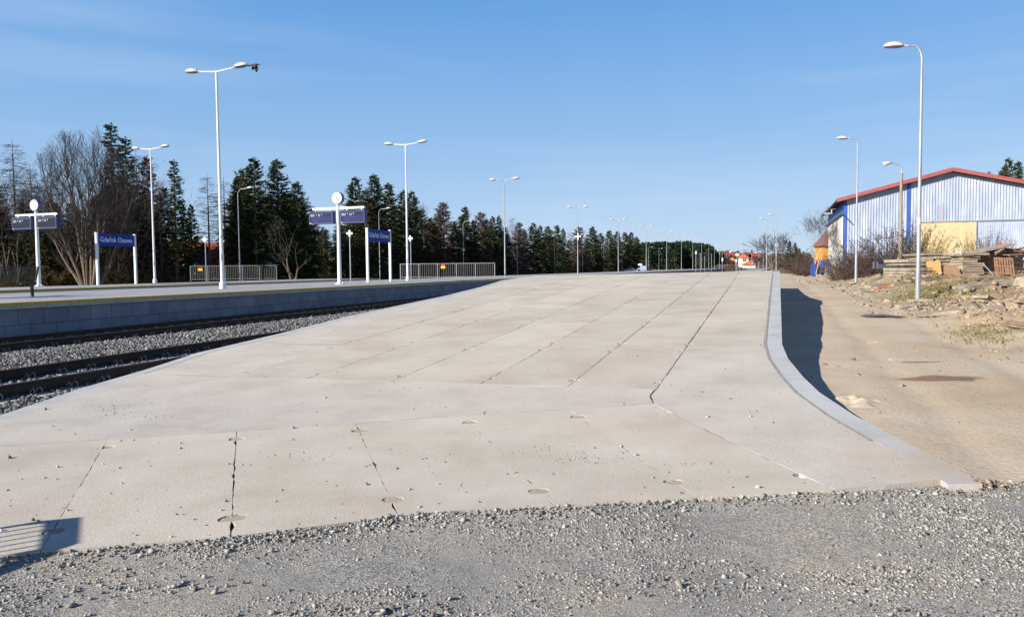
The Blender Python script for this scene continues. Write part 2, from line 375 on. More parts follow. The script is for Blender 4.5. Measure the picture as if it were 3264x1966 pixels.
def lerp_tab(tab, x):
    if x <= tab[0][0]: return tab[0][1]
    for (a, va), (b, vb) in zip(tab, tab[1:]):
        if x <= b:
            f = (x - a) / (b - a); f = f * f * (3 - 2 * f); return va + (vb - va) * f
    return tab[-1][1]
KR = xy(0, 0)
def q_of(x, y):                 # metres right of the straight part of the ramp's right-hand wall
    return (Vector((x, y)) - Vector((4.30, 11.85))).dot(V)
ROADZ = [(0, -0.03), (8, -0.03), (14, 0.0), (20, 0.06), (26, 0.22), (41, 0.42), (60, 0.45), (100, 0.5), (400, 0.6)]
def sand_z(x, y, rough=True):
    q = q_of(x, y)
    z = lerp_tab(ROADZ, y)
    b = max(0.0, min(1.0, (q - 3.3) / 3.4)); b = b * b * (3 - 2 * b)
    z += 0.42 * b * min(1, max(0, (y - 6) / 8))
    z += 0.15 * math.exp(-(((x - 26.0) / 5.2) ** 2 + ((y - 44.5) / 5.0) ** 2)) + 0.30 * math.exp(-(((x - 18.0) / 3.5) ** 2 + ((y - 28) / 3.0) ** 2))
    z += 0.25 * math.exp(-(((x - 14.0) / 3.0) ** 2 + ((y - 19.0) / 2.0) ** 2))
    if rough:
        n1 = noise.noise(Vector((x * 0.5, y * 0.5, 3.1))); n2 = noise.noise(Vector((x * 1.9, y * 1.9, 7.7))); n3 = noise.noise(Vector((x * 6, y * 6, 1.7)))
        z += 0.018 * n1 + 0.008 * n2 + 0.003 * n3 + b * (0.24 * n2 + 0.12 * n1 + 0.10 * n3 + 0.14 * abs(noise.noise(Vector((x * 0.9 + 5, y * 0.9, 2)))) + 0.06 * noise.noise(Vector((x * 11, y * 11, 1.7))))
        for qq in (1.5, 3.2): z -= 0.022 * math.exp(-((q - qq - 0.15 * n1) / 0.22) ** 2)
        # dug-out track along the wall
        z += 0.03 * math.exp(-((q - 0.6) / 0.35) ** 2) * noise.noise(Vector((x * 1.2, y * 1.2, 9)))
    return z

# ------------------------------------------------------------------ railway curve: right-hand edge of the island platform
EY = np.arange(-30, 420, 1.0)
EX = np.interp(EY, [-30, 0, 18.85, 41.4, 61, 88, 111, 154, 250, 420], [-27.4, -18.4, -12.7, -5.68, 0.5, 9.8, 17.7, 32.8, 66.8, 127])
ker = np.ones(15) / 15; EXp = np.pad(EX, 7, mode='reflect', reflect_type='odd'); EX = np.convolve(EXp, ker, 'valid')
E2 = np.stack([EX, EY], 1)
ED = np.gradient(E2, axis=0); ED /= np.linalg.norm(ED, axis=1)[:, None]
EN = np.stack([ED[:, 1], -ED[:, 0]], 1)
EL = np.concatenate([[0], np.cumsum(np.linalg.norm(np.diff(E2, axis=0), axis=1))])
def epath(off, y0, y1, step=1.0):
    """points along the curve shifted sideways; y0,y1 on the base curve"""
    l0 = np.interp(y0, EY, EL); l1 = np.interp(y1, EY, EL); n = max(2, int((l1 - l0) / step) + 1)
    L = np.linspace(l0, l1, n)
    P = np.stack([np.interp(L, EL, E2[:, 0] + EN[:, 0] * off), np.interp(L, EL, E2[:, 1] + EN[:, 1] * off)], 1)
    return [Vector((p[0], p[1])) for p in P]

# ------------------------------------------------------------------ setting: ground sheets
def grid(name, xs, ys, zf, mat, skip=None):
    V_ = [(x, y, zf(x, y)) for y in ys for x in xs]; nx = len(xs); fs = []
    for j in range(len(ys) - 1):
        for i in range(nx - 1):
            if skip and skip((xs[i] + xs[i + 1]) / 2, (ys[j] + ys[j + 1]) / 2): continue
            fs.append((j * nx + i, j * nx + i + 1, (j + 1) * nx + i + 1, (j + 1) * nx + i))
    mb = MB(); mb.add(V_, fs); return mb.build(name, mat, smooth=True)
MT['farground'] = M('dry_ground', [(0.13, 0.10, 0.06), (0.20, 0.155, 0.10), (0.16, 0.15, 0.07)], 0.12, 0.97, 0.05, 3, fine=0.2, spec=0.1)
def gz(x, y):
    if y < 70 and x > -22 + 0.3 * (y - 30) - 6 : return -0.40
    return -0.08 + 0.1 * noise.noise(Vector((x * 0.03, y * 0.03, 0)))
gx = sorted(set([-3000, -1500, -800, -450, -300, -220] + list(range(-160, 200, 8)) + [230, 300, 450, 800, 1500, 3000]))
gy = sorted(set([-300, -120, -60, -30] + list(range(-16, 200, 8)) + [230, 270, 320, 400, 600, 1000, 2000, 4000]))
tag(grid('ground', gx, gy, gz, MT['farground']), kind='structure')

# sandy dirt road and bank right of the ramp, finer near the camera
ssv = [0.0]; 
while ssv[-1] < 120: ssv.append(ssv[-1] + max(0.07, 0.014 * ssv[-1]))
V_ = []; qn = 0
S0 = Vector((4.30, 11.85)) - U * 12.5
for s in ssv:
    qs = []
    q = -4.0 + 3.7 * max(0.0, min(1.0, (s - 4) / 8))
    st_ = max(0.09, 0.011 * s)
    row = np.concatenate([np.linspace(q, 9 + 0.2 * s, 170), np.linspace(9 + 0.2 * s, 40 + 0.9 * s, 40)[1:]])
    for q in row:
        p = S0 + U * s + V * float(q)
        V_.append((p.x, p.y, sand_z(p.x, p.y)))
    nq = len(row)
fs = [(j * nq + i, j * nq + i + 1, (j + 1) * nq + i + 1, (j + 1) * nq + i) for j in range(len(ssv) - 1) for i in range(nq - 1)]
mb = MB(); mb.add(V_, fs)
# sand with rubble grit on the bank: the mix follows where the bank really is (height above the track)
def sandmat():
    m = MT['sand']; n = m.node_tree.nodes; l = m.node_tree.links; b = n['Principled BSDF']
    src = b.inputs['Base Color'].links[0].from_socket
    t = n.new('ShaderNodeTexNoise'); t.inputs['Scale'].default_value = 0.35; t.inputs['Detail'].default_value = 9; t.inputs['Roughness'].default_value = 0.7
    tc = n.new('ShaderNodeTexCoord'); l.new(tc.outputs['Object'], t.inputs['Vector'])
    r = n.new('ShaderNodeValToRGB'); r.color_ramp.elements[0].position = 0.50; r.color_ramp.elements[1].position = 0.62
    r.color_ramp.elements[0].color = (0, 0, 0, 1); r.color_ramp.elements[1].color = (1, 1, 1, 1)
    l.new(t.outputs['Fac'], r.inputs[0])
    # distance across the road
    dp = n.new('ShaderNodeVectorMath'); dp.operation = 'DOT_PRODUCT'; dp.inputs[1].default_value = (V.x, V.y, 0)
    l.new(tc.outputs['Object'], dp.inputs[0])
    q0 = Vector((4.30, 11.85)).dot(V)
    mr = n.new('ShaderNodeMapRange'); mr.inputs[1].default_value = q0 + 3.2; mr.inputs[2].default_value = q0 + 6.5
    l.new(dp.outputs['Value'], mr.inputs[0])
    ad = n.new('ShaderNodeMath'); ad.operation = 'MULTIPLY'; l.new(mr.outputs[0], ad.inputs[0]); l.new(r.outputs[0], ad.inputs[1])
    mx = n.new('ShaderNodeMixRGB'); l.new(ad.outputs[0], mx.inputs[0]); l.new(src, mx.inputs[1]); mx.inputs[2].default_value = (0.165, 0.145, 0.07, 1)
    mx2 = n.new('ShaderNodeMixRGB'); l.new(mr.outputs[0], mx2.inputs[0]); 
    mx2.blend_type = 'MULTIPLY'; l.new(mx.outputs[0], mx2.inputs[1]); mx2.inputs[2].default_value = (0.70, 0.62, 0.54, 1)
    # damp patches on the road (ellipses on the ground)
    last = mx2.outputs[0]
    for (px, py, rx, ry) in ((2995, 1195, 0.62, 0.30), (2930, 1148, 0.42, 0.10)):
        c = atz(px, py, 0.03)
        sb = n.new('ShaderNodeVectorMath'); sb.operation = 'SUBTRACT'; sb.inputs[1].default_value = (c.x, c.y, 0); l.new(tc.outputs['Object'], sb.inputs[0])
        ml = n.new('ShaderNodeVectorMath'); ml.operation = 'MULTIPLY'; ml.inputs[1].default_value = (1 / rx, 1 / ry, 0); l.new(sb.outputs[0], ml.inputs[0])
        ln = n.new('ShaderNodeVectorMath'); ln.operation = 'LENGTH'; l.new(ml.outputs[0], ln.inputs[0])
        tn = n.new('ShaderNodeTexNoise'); tn.inputs['Scale'].default_value = 3.0; l.new(tc.outputs['Object'], tn.inputs['Vector'])
        aa = n.new('ShaderNodeMath'); aa.operation = 'ADD'; l.new(ln.outputs['Value'], aa.inputs[0]); l.new(tn.outputs['Fac'], aa.inputs[1])
        rr = n.new('ShaderNodeMapRange'); rr.inputs[1].default_value = 1.25; rr.inputs[2].default_value = 1.5; rr.inputs[3].default_value = 1; rr.inputs[4].default_value = 0
        l.new(aa.outputs[0], rr.inputs[0])
        m3 = n.new('ShaderNodeMixRGB'); m3.blend_type = 'MULTIPLY'; l.new(rr.outputs[0], m3.inputs[0]); l.new(last, m3.inputs[1]); m3.inputs[2].default_value = (0.50, 0.43, 0.38, 1)
        last = m3.outputs[0]
    l.new(last, b.inputs['Base Color'])
sandmat()
tag(mb.build('dirt_road', MT['sand'], smooth=True), kind='structure')

# ------------------------------------------------------------------ loading ramp
bot = [(-700, 1832), (-480, 1812), (129, 1756), (736, 1709), (1271, 1643), (1769, 1613), (2222, 1582), (2660, 1560), (3110, 1530)]
botw = [on_ramp(*p) for p in bot]
rk = [(3132, 1540), (3000, 1465), (2870, 1400), (2720, 1320), (2613, 1250), (2560, 1200), (2512, 1142), (2493, 1097)]
rkw = [on_ramp(*p) for p in rk]
qk = st(rkw[-1])[1]
sK = st(rkw[-1])[0]
rk_straight = [xy(s, qk) for s in np.arange(sK + 1.98, 34.0, 1.98)]
rk_all = rkw + rk_straight
lk = [(0, 1322), (253, 1238), (628, 1124), (897, 1061), (1108, 1008), (1300, 967), (1416, 943), (1529, 915), (1602, 893)]
lkw = [on_ramp(*p) for p in lk]
d0 = (lkw[1] - lkw[0]).normalized()
lkw = [lkw[0] - d0 * 5.2, lkw[0] - d0 * 2.6] + lkw
# the last stretch widens towards the crest
c1 = on_ramp(1677, 885); c2 = on_ramp(1758, 877)
rng = random.Random(7)
ramp = tag(empty('loading_ramp', (P0.x, P0.y, 0)), 'wide pale concrete ramp of cracked road slabs rising between grey edge walls', 'ramp')
# inner line of the edge walls
def offset_line(pts, d):
    out = []
    for i, p in enumerate(pts):
        a = pts[max(i - 1, 0)]; b = pts[min(i + 1, len(pts) - 1)]; t = (b - a).normalized(); out.append(p + Vector((-t.y, t.x)) * d)
    return out
KW = 0.23; KWL = 0.20
rin = offset_line(rk_all, KW)                       # rk_all runs away from camera: left side = inside
lk_all = lkw + [xy(18.9 + 1.9, -8.42), xy(24, -8.42), xy(30, -8.42), xy(34, -8.42)]
lin = offset_line(lk_all, -KWL)
kz = lambda x, y: ramp_z(x, y) - 0.002
def wall_elems(outer, inner, name, joints, low, w):
    for i in joints:
        a0, a1, b0, b1 = outer[i], outer[i + 1], inner[i], inner[i + 1]
        ax = (a1 - a0).normalized() * 0.0012
        poly = [a0 + ax, a1 - ax, b1 - ax, b0 + ax]
        dens = []
        for k in range(4):
            p, q_ = poly[k], poly[(k + 1) % 4]; m_ = max(1, int((q_ - p).length / 0.35))
            for j in range(m_): dens.append(p.lerp(q_, j / m_))
        area = sum(dens[k].x * dens[(k + 1) % len(dens)].y - dens[(k + 1) % len(dens)].x * dens[k].y for k in range(len(dens)))
        if area < 0: dens = dens[::-1]
        mb = MB(); n = len(dens)
        top = [(p.x, p.y, kz(p.x, p.y)) for p in dens]; bt = [(p.x, p.y, low) for p in dens]
        mb.add(top + bt, [tuple(range(n))] + [(k + n, (k + 1) % n + n, (k + 1) % n, k) for k in range(n)])
        o = mb.build(name, MT['kerb'], ramp)
        pass
wall_elems(rk_all, rin, 'wall_element', range(len(rk_all) - 1), -0.35, KW)
lk_d = []
for a, b in zip(lk_all, lk_all[1:]):
    n_ = max(1, round((b - a).length / 1.5))
    for j in range(n_): lk_d.append(a.lerp(b, j / n_))
lk_d.append(lk_all[-1]); lin_d = offset_line(lk_d, -KWL)
wall_elems(lk_d, lin_d, 'wall_element', range(len(lk_d) - 1), -0.45, KWL)

# bedding under the slabs
bed_poly = [p for p in [xy(34, 1.2)] + rin[::-1][1:] if True]
bed_poly = rin[::-1] + [botw[-1] + Vector((-0.1, -0.02))] + [p for p in botw[::-1][1:]] + lin_d[1:]
sheet('bedding', bed_poly, ramp_z, 0.5, MT['bed'], ramp, zoff=-0.045)
slabs = 0
fill = MB()
def slab(poly, thick=0.06, mat='slab', step=0.3, zoff=0.0, name='slab'):
    return sheet(name, poly, ramp_z, step, MT[mat], ramp, thick=thick, zoff=zoff)
def notch_edge(a, b, side, r, g=0.0):
    """long edge a->b with two lifting pockets cut in; side = unit vector pointing into the slab"""
    L = (b - a).length; d = (b - a) / L; out = []
    pos = [(0.29, 0.12), (L - 0.41, 0.12)]
    def seg(f0, f1):
        if f1 - f0 < 0.05: return
        for p in jitter_line(a + d * f0, a + d * f1, 0.09, 0.0028, r, 0.10): out.append(p)
    cur = 0
    for s0, w in pos:
        if r.random() < 0.12: continue
        dep = r.uniform(0.05, 0.095)
        seg(cur, s0)
        out.append(a + d * s0); 
        for k in range(5):
            ang = math.pi * k / 4
            out.append(a + d * (s0 + w * 0.5 - math.cos(ang) * w * 0.5 + r.uniform(-.006, .006)) + side * (dep * (0.45 + 0.55 * math.sin(ang)) + r.uniform(-.01, .01)))
        cur = s0 + w
    seg(cur, L)
    return out
def slab_quad(a, b, c, d, gl=0.006, ge=0.0018, left=True, right=True, zoff=0.0):
    """a near-left, b near-right, c far-right, d far-left"""
    ins = lambda p, q_, r_, s_: p
    ac = (a + b + c + d) / 4
    e1 = (b - a).normalized(); e2 = (d - a).normalized()
    g1 = gl * rng.uniform(0.4, 1.7); g2 = gl * rng.uniform(0.4, 1.7)
    A = a + e1 * g1 + e2 * ge; B = b - e1 * g2 + e2 * ge; C = c - e1 * g2 - e2 * ge; D = d + e1 * g1 - e2 * ge
    poly = jitter_line(A, B, 0.11, 0.0015, rng)
    up = (C - B).normalized(); sd_ = Vector((-up.y, up.x))
    poly += notch_edge(B, C, sd_, rng) if right else jitter_line(B, C, 0.1, 0.004, rng, 0.1)
    poly += jitter_line(C, D, 0.11, 0.0015, rng)
    dn = (A - D).normalized(); sd2 = Vector((-dn.y, dn.x))
    poly += notch_edge(D, A, sd2, rng) if left else jitter_line(D, A, 0.1, 0.004, rng, 0.1)
    slab(poly, zoff=zoff, step=0.32 if st(A)[0] < 1 else 0.8)
TL = [-7.32, -6.03, -4.76, -3.45, -2.20, -1.06, 0.0, 1.135]
for r_ in range(7):
    for c_ in range(7):
        j = lambda: rng.uniform(-0.012, 0.012)
        a = xy(3 * r_, TL[c_]); b = xy(3 * r_, TL[c_ + 1]); c = xy(3 * r_ + 3, TL[c_ + 1]); d = xy(3 * r_ + 3, TL[c_])
        if r_ == 0 and c_ == 0: continue
        if r_ == 0 and c_ == 6: continue
        slab_quad(a, b, c, d, left=c_ > 0, right=True, zoff=rng.uniform(-0.0015, 0.0015))
# lower fan of slabs
Tp = [(-330, 1441), (-70, 1426), (343, 1400), (754, 1374), (1134, 1349), (1477, 1322), (1812, 1304), (2080, 1286)]
Bp = [(-700, 1832), (-480, 1812), (129, 1756), (736, 1709), (1271, 1643), (1769, 1613), (2222, 1582), (2660, 1560)]
Tw = [on_ramp(*p) for p in Tp]; Bw = [on_ramp(*p) for p in Bp]
for i in range(1, 7):
    slab_quad(Bw[i], Bw[i + 1], Tw[i + 1], Tw[i], gl=0.003 if i < 4 else 0.0022, zoff=0.0)
# pocket mortar, slightly below the slab tops
def pocket(c, u_, v_):
    n = 12; pts = [c + v_ * (0.10 * math.cos(2 * math.pi * k / n) * rng.uniform(.85, 1.1)) + u_ * (0.078 * math.sin(2 * math.pi * k / n) * rng.uniform(.85, 1.15)) for k in range(n)]
    sheet('', pts, ramp_z, 0, None, mb=fill, zoff=-rng.uniform(0.0045, 0.0075))
for r_ in range(7):
    for t_ in TL[1:8]:
        for s_ in (0.35, 2.65): pocket(xy(3 * r_ + s_, t_), U, V)
for i in range(1, 7):
    d_ = (Tw[i] - Bw[i]); L_ = d_.length; d_.normalize(); vv_ = Vector((d_.y, -d_.x))
    pocket(Bw[i] + d_ * 0.35, d_, vv_); pocket(Bw[i] + d_ * (L_ - 0.35), d_, vv_)
# sand that has filled part of the joints
for r_ in range(7):
    for t_ in TL[1:7]:
        s_ = 3 * r_ + rng.uniform(0.1, 1.0)
        while s_ < 3 * r_ + 2.7:
            l_ = rng.uniform(0.2, 0.8)
            if rng.random() < 0.22:
                sheet('', [xy(s_, t_ - .02), xy(s_, t_ + .02), xy(s_ + l_, t_ + .02), xy(s_ + l_, t_ - .02)], ramp_z, 0, None, mb=fill, zoff=-rng.uniform(0.006, 0.014))
            s_ += l_ + rng.uniform(0.1, 0.5)
dirt = MB()
def joint_dirt(a, b, w=0.02, z=-0.0035):
    d_ = (b - a).normalized(); n_ = Vector((-d_.y, d_.x)) * w; L_ = (b - a).length; m_ = max(1, int(L_ / 0.3))
    for k in range(m_):
        p_, q_ = a + d_ * L_ * k / m_, a + d_ * L_ * (k + 1) / m_; sheet('', [p_ - n_, q_ - n_, q_ + n_, p_ + n_], ramp_z, 0, None, mb=dirt, zoff=z)
for i in (4, 5, 6, 7): d__ = (Tw[i] - Bw[i]).normalized(); joint_dirt(Bw[i] + d__ * .46, Tw[i] - d__ * .46, z=-0.0025)
for i in range(0, 7): joint_dirt(Tw[i], Tw[i + 1], z=-0.0012)
for r_ in range(8): joint_dirt(xy(3 * r_, TL[0]), xy(3 * r_, TL[7]), z=-0.003)
joint_dirt(Tw[7], xy(0, 0))
tag(dirt.build('joint_dirt', MT['bed'], ramp), kind='stuff')
tag(fill.build('mortar_fill', MT['mortar'], ramp), kind='stuff')
# cast concrete pieces: the wedge between the two slab fields, the big right-hand corner, the strips along the walls
def cut(poly, n=0.12, amp=0.003):
    out = []
    for i in range(len(poly)): out += jitter_line(poly[i], poly[(i + 1) % len(poly)], n, amp, rng)
    return out
def inl(line, s0, s1, by=0.012, sgn=1):
    pts = [p for p in line if s0 <= st(p)[0] <= s1]
    return pts
lin2 = offset_line(lin_d, -0.005); rin2 = offset_line(rin, 0.005)
def line_at_s(line, s):
    for a, b in zip(line, line[1:]):
        sa, sb = st(a)[0], st(b)[0]
        if (sa - s) * (sb - s) <= 0 and sa != sb: return a.lerp(b, (s - sa) / (sb - sa))
    return line[-1]
wedge = [Tw[1] + (Tw[1] - Tw[2]) * 0.2 + U * 0.012] + [Tw[i] + U * 0.010 for i in range(1, 7)] + [xy(-0.35, -0.02), xy(-0.006, -0.01)] + [xy(-0.006, t) for t in (-1.06, -2.2, -3.45, -4.76, -6.03)]
Lz = line_at_s(lin2, 0.0)
wedge += [xy(-0.006, -6.2), xy(-0.006, st(Lz)[1])] + [p for p in lin2[::-1] if st(p)[0] < -0.1 and st(p)[0] > -2.5 and p.y > 0]
e_ = Tw[1] + (Tw[1] - Tw[2]) * 1.2 + U * 0.012
while len(wedge) and False: pass
wl_ = [p for p in lin2[::-1] if st(p)[0] < -0.1]
# close at the left, just outside the frame
wedge = [Tw[i] + U * 0.008 for i in range(1, 8)]
wedge = wedge + [xy(-0.35, -0.02), xy(-0.006, -0.01)] + [xy(-0.006, t) for t in (-1.06, -2.2, -3.45, -4.76, -6.03)] + [xy(-0.006, st(Lz)[1])] + wl_[:10]
slab(cut(wedge), mat='cast', step=0.4, name='cast_concrete')
# far-left lower corner
lc = [Bw[1] + (Bw[0] - Bw[1]) * 0.02] + [Tw[1] + Vector((-0.01, 0))] + wl_[10:] 
# big right-hand piece
Rz = [p for p in rin2 if st(p)[0] < 3.0]
r3 = line_at_s(rin2, 3.0)
right = [Bw[7] + Vector((0.006, 0)), botw[-1] + Vector((-0.16, 0.06))] + [p for p in Rz if p.y > botw[-1].y + 0.15] + [Vector(r3) - U * 0.006, xy(2.994, 1.135), xy(2.994, 0.012), xy(0.0, 0.012), xy(-0.34, 0.0), Tw[7] + Vector((0.01, 0))]
slab(cut(right), mat='cast', step=0.4, name='cast_concrete')
# left column beside the first row, and side strips
ls = [xy(0.006, TL[1] - 0.01), xy(2.994, TL[1] - 0.01), xy(2.994, TL[0] + 0.2)] + [xy(3.0, TL[0]), ]
lstrip_in = [p for p in lin2 if 0.02 < st(p)[0] < 20.9]
poly = [xy(0.006, TL[1] - 0.012), xy(2.994, TL[1] - 0.012), xy(3.0, TL[0] + 0.02), xy(20.95, TL[0] + 0.02), line_at_s(lin2, 20.95)] + lstrip_in[::-1] + [line_at_s(lin2, 0.006)]
slab(cut(poly), mat='cast', step=0.5, name='cast_concrete', zoff=-0.006)
rstrip = [xy(3.0, 1.112), line_at_s(rin2, 3.0)] + [p for p in rin2 if 3.02 < st(p)[0] < 20.9] + [line_at_s(rin2, 20.95), xy(20.95, 1.112)]
slab(cut(rstrip, 0.3), mat='cast', step=0, name='cast_concrete', zoff=-0.006)
seam = MB(); sl_ = [p for p in offset_line(rin, 0.012) if -2.2 < st(p)[0] < 20.9]; o_ = offset_line(sl_, 0.022); i_ = offset_line(sl_, -0.014)
for k in range(len(sl_) - 1):
    m_ = max(1, int((sl_[k + 1] - sl_[k]).length / .4))
    for j in range(m_):
        f0, f1 = j / m_, (j + 1) / m_; sheet('', [i_[k].lerp(i_[k + 1], f0), i_[k].lerp(i_[k + 1], f1), o_[k].lerp(o_[k + 1], f1), o_[k].lerp(o_[k + 1], f0)], ramp_z, 0, None, mb=seam, zoff=0.003)
seam.build('edge_seam', MT['seam'], ramp)
# level deck beyond the crest
deck = [line_at_s(lin2, 21.0), line_at_s(rin2, 21.0), line_at_s(rin2, 33.7), line_at_s(lin2, 33.7)]
slab(deck, mat='cast', step=1.0, name='deck')
mb = MB(); a_ = line_at_s(lk_d, 33.9); b_ = line_at_s(rk_all, 33.9)
mb.bar((a_.x, a_.y, 0.3), (b_.x, b_.y, 0.3), 0.2, 1.5); mb.build('end_wall', MT['kerb'], ramp)

# ------------------------------------------------------------------ gravel in front
gpoly = [(-9, 0.5), (9, 0.5), (6.2, 2.6), (4.9, 4.0), (4.2, 4.9), (3.55, 5.55)] 
gpoly += [(p.x, p.y + 0.03) for p in botw[::-1]] + [(-9, 3.9)]
BX = [p.x for p in botw]; BY = [p.y for p in botw]
def grav_z(x, y):
    # slopes down to the sand on the right and heaps slightly elsewhere
    r = max(0.0, x - (6.2 - (y - 2.6) * 0.95) + 0.25)
    z = 0.018 * noise.noise(Vector((x * 1.1, y * 1.1, 5))) + 0.006 * noise.noise(Vector((x * 7, y * 7, 5)))
    ye = float(np.interp(x, BX, BY)); z += 0.034 * math.exp(-max(0, ye - y) / 0.13)
    return z + 0.008 - 0.10 * min(r, 1.0)
tag(sheet('gravel_ground', [Vector(p) for p in gpoly], grav_z, 0.07, MT['gravelbed']), kind='structure')

def gravmat():
    m = MT['gravelbed']; n = m.node_tree.nodes; l = m.node_tree.links; b = n['Principled BSDF']; src = b.inputs['Base Color'].links[0].from_socket
    tc = n.new('ShaderNodeTexCoord'); nz_ = n.new('ShaderNodeTexNoise'); nz_.inputs['Scale'].default_value = 1.4; nz_.inputs['Detail'].default_value = 4
    l.new(tc.outputs['Object'], nz_.inputs['Vector'])
    last = src; hs = []
    for sc_v, amt in ((95, 0.55), (190, 0.45)):
        v = n.new('ShaderNodeTexVoronoi'); v.inputs['Scale'].default_value = sc_v; l.new(tc.outputs['Object'], v.inputs['Vector'])
        sp = n.new('ShaderNodeSeparateXYZ'); l.new(v.outputs['Color'], sp.inputs[0])
        mr = n.new('ShaderNodeMapRange'); mr.inputs[3].default_value = 1 - amt; mr.inputs[4].default_value = 1 + amt; l.new(sp.outputs[0], mr.inputs[0])
        mu = n.new('ShaderNodeVectorMath'); mu.operation = 'SCALE'; l.new(last, mu.inputs[0]); l.new(mr.outputs[0], mu.inputs['Scale'])
        # dusty patches hide the chips
        r = n.new('ShaderNodeMapRange'); r.inputs[1].default_value = 0.40; r.inputs[2].default_value = 0.62; r.inputs[3].default_value = 0.25; r.inputs[4].default_value = 1; l.new(nz_.outputs['Fac'], r.inputs[0])
        mxx = n.new('ShaderNodeMixRGB'); l.new(r.outputs[0], mxx.inputs[0]); l.new(last, mxx.inputs[1]); l.new(mu.outputs[0], mxx.inputs[2]); last = mxx.outputs[0]
        hs.append((v, sp))
    l.new(last, b.inputs['Base Color'])
    bp = n.new('ShaderNodeBump'); bp.inputs['Distance'].default_value = 0.010; bp.inputs['Strength'].default_value = 1.0; l.new(hs[0][1].outputs[1], bp.inputs['Height'])
    old = b.inputs['Normal'].links[0].from_node; l.new(old.outputs[0], bp.inputs['Normal']); l.new(bp.outputs[0], b.inputs['Normal'])
gravmat()
# ------------------------------------------------------------------ loose stones (vectorised angular chips)
CUBE = np.array([(-1, -1, -1), (1, -1, -1), (1, 1, -1), (-1, 1, -1), (-1, -1, 1), (1, -1, 1), (1, 1, 1), (-1, 1, 1)], float) * 0.5
CF = np.array([(3, 2, 1, 0), (4, 5, 6, 7), (0, 1, 5, 4), (1, 2, 6, 5), (2, 3, 7, 6), (3, 0, 4, 7)])
def stones(name, P, size, mat, seed=1, parent=None, flat=0.6, sink=0.25):
    r = np.random.default_rng(seed); n = len(P)
    v = CUBE[None] * (1 + r.uniform(-0.62, 0.35, (n, 8, 3)))
    v = v * (size[:, None, None] * np.stack([r.uniform(0.8, 1.5, n), r.uniform(0.6, 1.1, n), r.uniform(0.45, 0.9, n) * flat / 0.6], 1)[:, None, :])
    # random rotation: yaw plus moderate tilt
    a = r.uniform(0, 2 * np.pi, n); b = r.normal(0, 0.45, n); c = r.normal(0, 0.45, n)
    ca, sa = np.cos(a), np.sin(a); cb, sb = np.cos(b), np.sin(b); cc, sc_ = np.cos(c), np.sin(c)
    Z = np.zeros(n); O = np.ones(n)
    Rz_ = np.stack([np.stack([ca, -sa, Z], 1), np.stack([sa, ca, Z], 1), np.stack([Z, Z, O], 1)], 1)
    Rx_ = np.stack([np.stack([O, Z, Z], 1), np.stack([Z, cb, -sb], 1), np.stack([Z, sb, cb], 1)], 1)
    Ry_ = np.stack([np.stack([cc, Z, sc_], 1), np.stack([Z, O, Z], 1), np.stack([-sc_, Z, cc], 1)], 1)
    Rr = np.einsum('nij,njk,nkl->nil', Rz_, Rx_, Ry_)
    v = np.einsum('nij,nkj->nki', Rr, v)
    v = v + P[:, None, :]; v[:, :, 2] += (size * (0.5 - sink))[:, None] * 0.5
    Fq = CF[None] + (np.arange(n) * 8)[:, None, None]
    return np_mesh(name, v.reshape(-1, 3), Fq.reshape(-1, 4), mat, parent)
nr = np.random.default_rng(3)
def in_poly_np(X, Y, poly):
    c = np.zeros(len(X), bool); j = len(poly) - 1
    for i in range(len(poly)):
        xi, yi = poly[i]; xj, yj = poly[j]
        with np.errstate(divide='ignore', invalid='ignore'):
            k = ((yi > Y) != (yj > Y)) & (X < (xj - xi) * (Y - yi) / (yj - yi + 1e-12) + xi)
        c ^= k; j = i
    return c
N = 210000
X = nr.uniform(-4.2, 5.8, N); Y = nr.uniform(2.4, 5.7, N)
ok = in_poly_np(X, Y, [(p[0], p[1] - 0.03) for p in gpoly]); X, Y = X[ok], Y[ok]
dens = np.array([noise.fractal(Vector((x * 0.9, y * 1.4, 2)), 1.0, 2.0, 4) for x, y in zip(X, Y)])
keep = nr.uniform(0, 1, len(X)) < np.clip(0.42 + 1.0 * dens, 0.10, 0.9); X, Y, dens = X[keep], Y[keep], dens[keep]
Z = np.array([grav_z(x, y) for x, y in zip(X, Y)])
S = np.clip(nr.lognormal(-5.12, 0.42, len(X)), 0.003, 0.020) * (1 + 0.7 * np.clip(dens, -0.4, 0.7))
tag(stones('gravel', np.stack([X, Y, Z], 1), S, MT['stone'], 11, sink=0.42), kind='stuff')
print('gravel stones', len(X))
# bigger stones along the slab edge, spilling at the right corner
P = []; S = []
be = [Vector(p) for p in botw]
for i in range(1500):
    k = rng.randrange(len(be) - 1); f = rng.random(); p = be[k].lerp(be[k + 1], f)
    if p.x < -3.6: continue
    o = abs(rng.gauss(0, 0.09)) - 0.012; P.append((p.x, p.y - o, grav_z(p.x, p.y - o) + 0.004)); S.append(min(0.03, max(0.006, rng.lognormvariate(-4.5, 0.42))))
for i in range(1100):
    cx, cy, sx, sy, ms = rng.choice([(4.0, 5.2, .25, .12, -3.4), (4.3, 4.8, .2, .35, -3.5), (-1.9, 3.75, .25, .08, -3.5), (-0.62, 3.4, .35, .09, -3.35), (1.9, 3.3, .25, .1, -3.6), (4.7, 4.3, .3, .3, -3.6), (3.6, 5.45, .3, .05, -3.3), (-2.4, 3.2, .5, .12, -3.6), (0.9, 3.7, .3, .08, -3.7), (2.6, 4.1, .4, .12, -3.8)])
    x, y = rng.gauss(cx, sx), rng.gauss(cy, sy)
    if y > 5.5 or not inside((x, y), gpoly): 
        if not (x > 3.6 and y < 5.5): continue
    P.append((x, y, grav_z(x, y) + 0.005)); S.append(min(0.036, rng.lognormvariate(ms - 1.0, 0.42)))
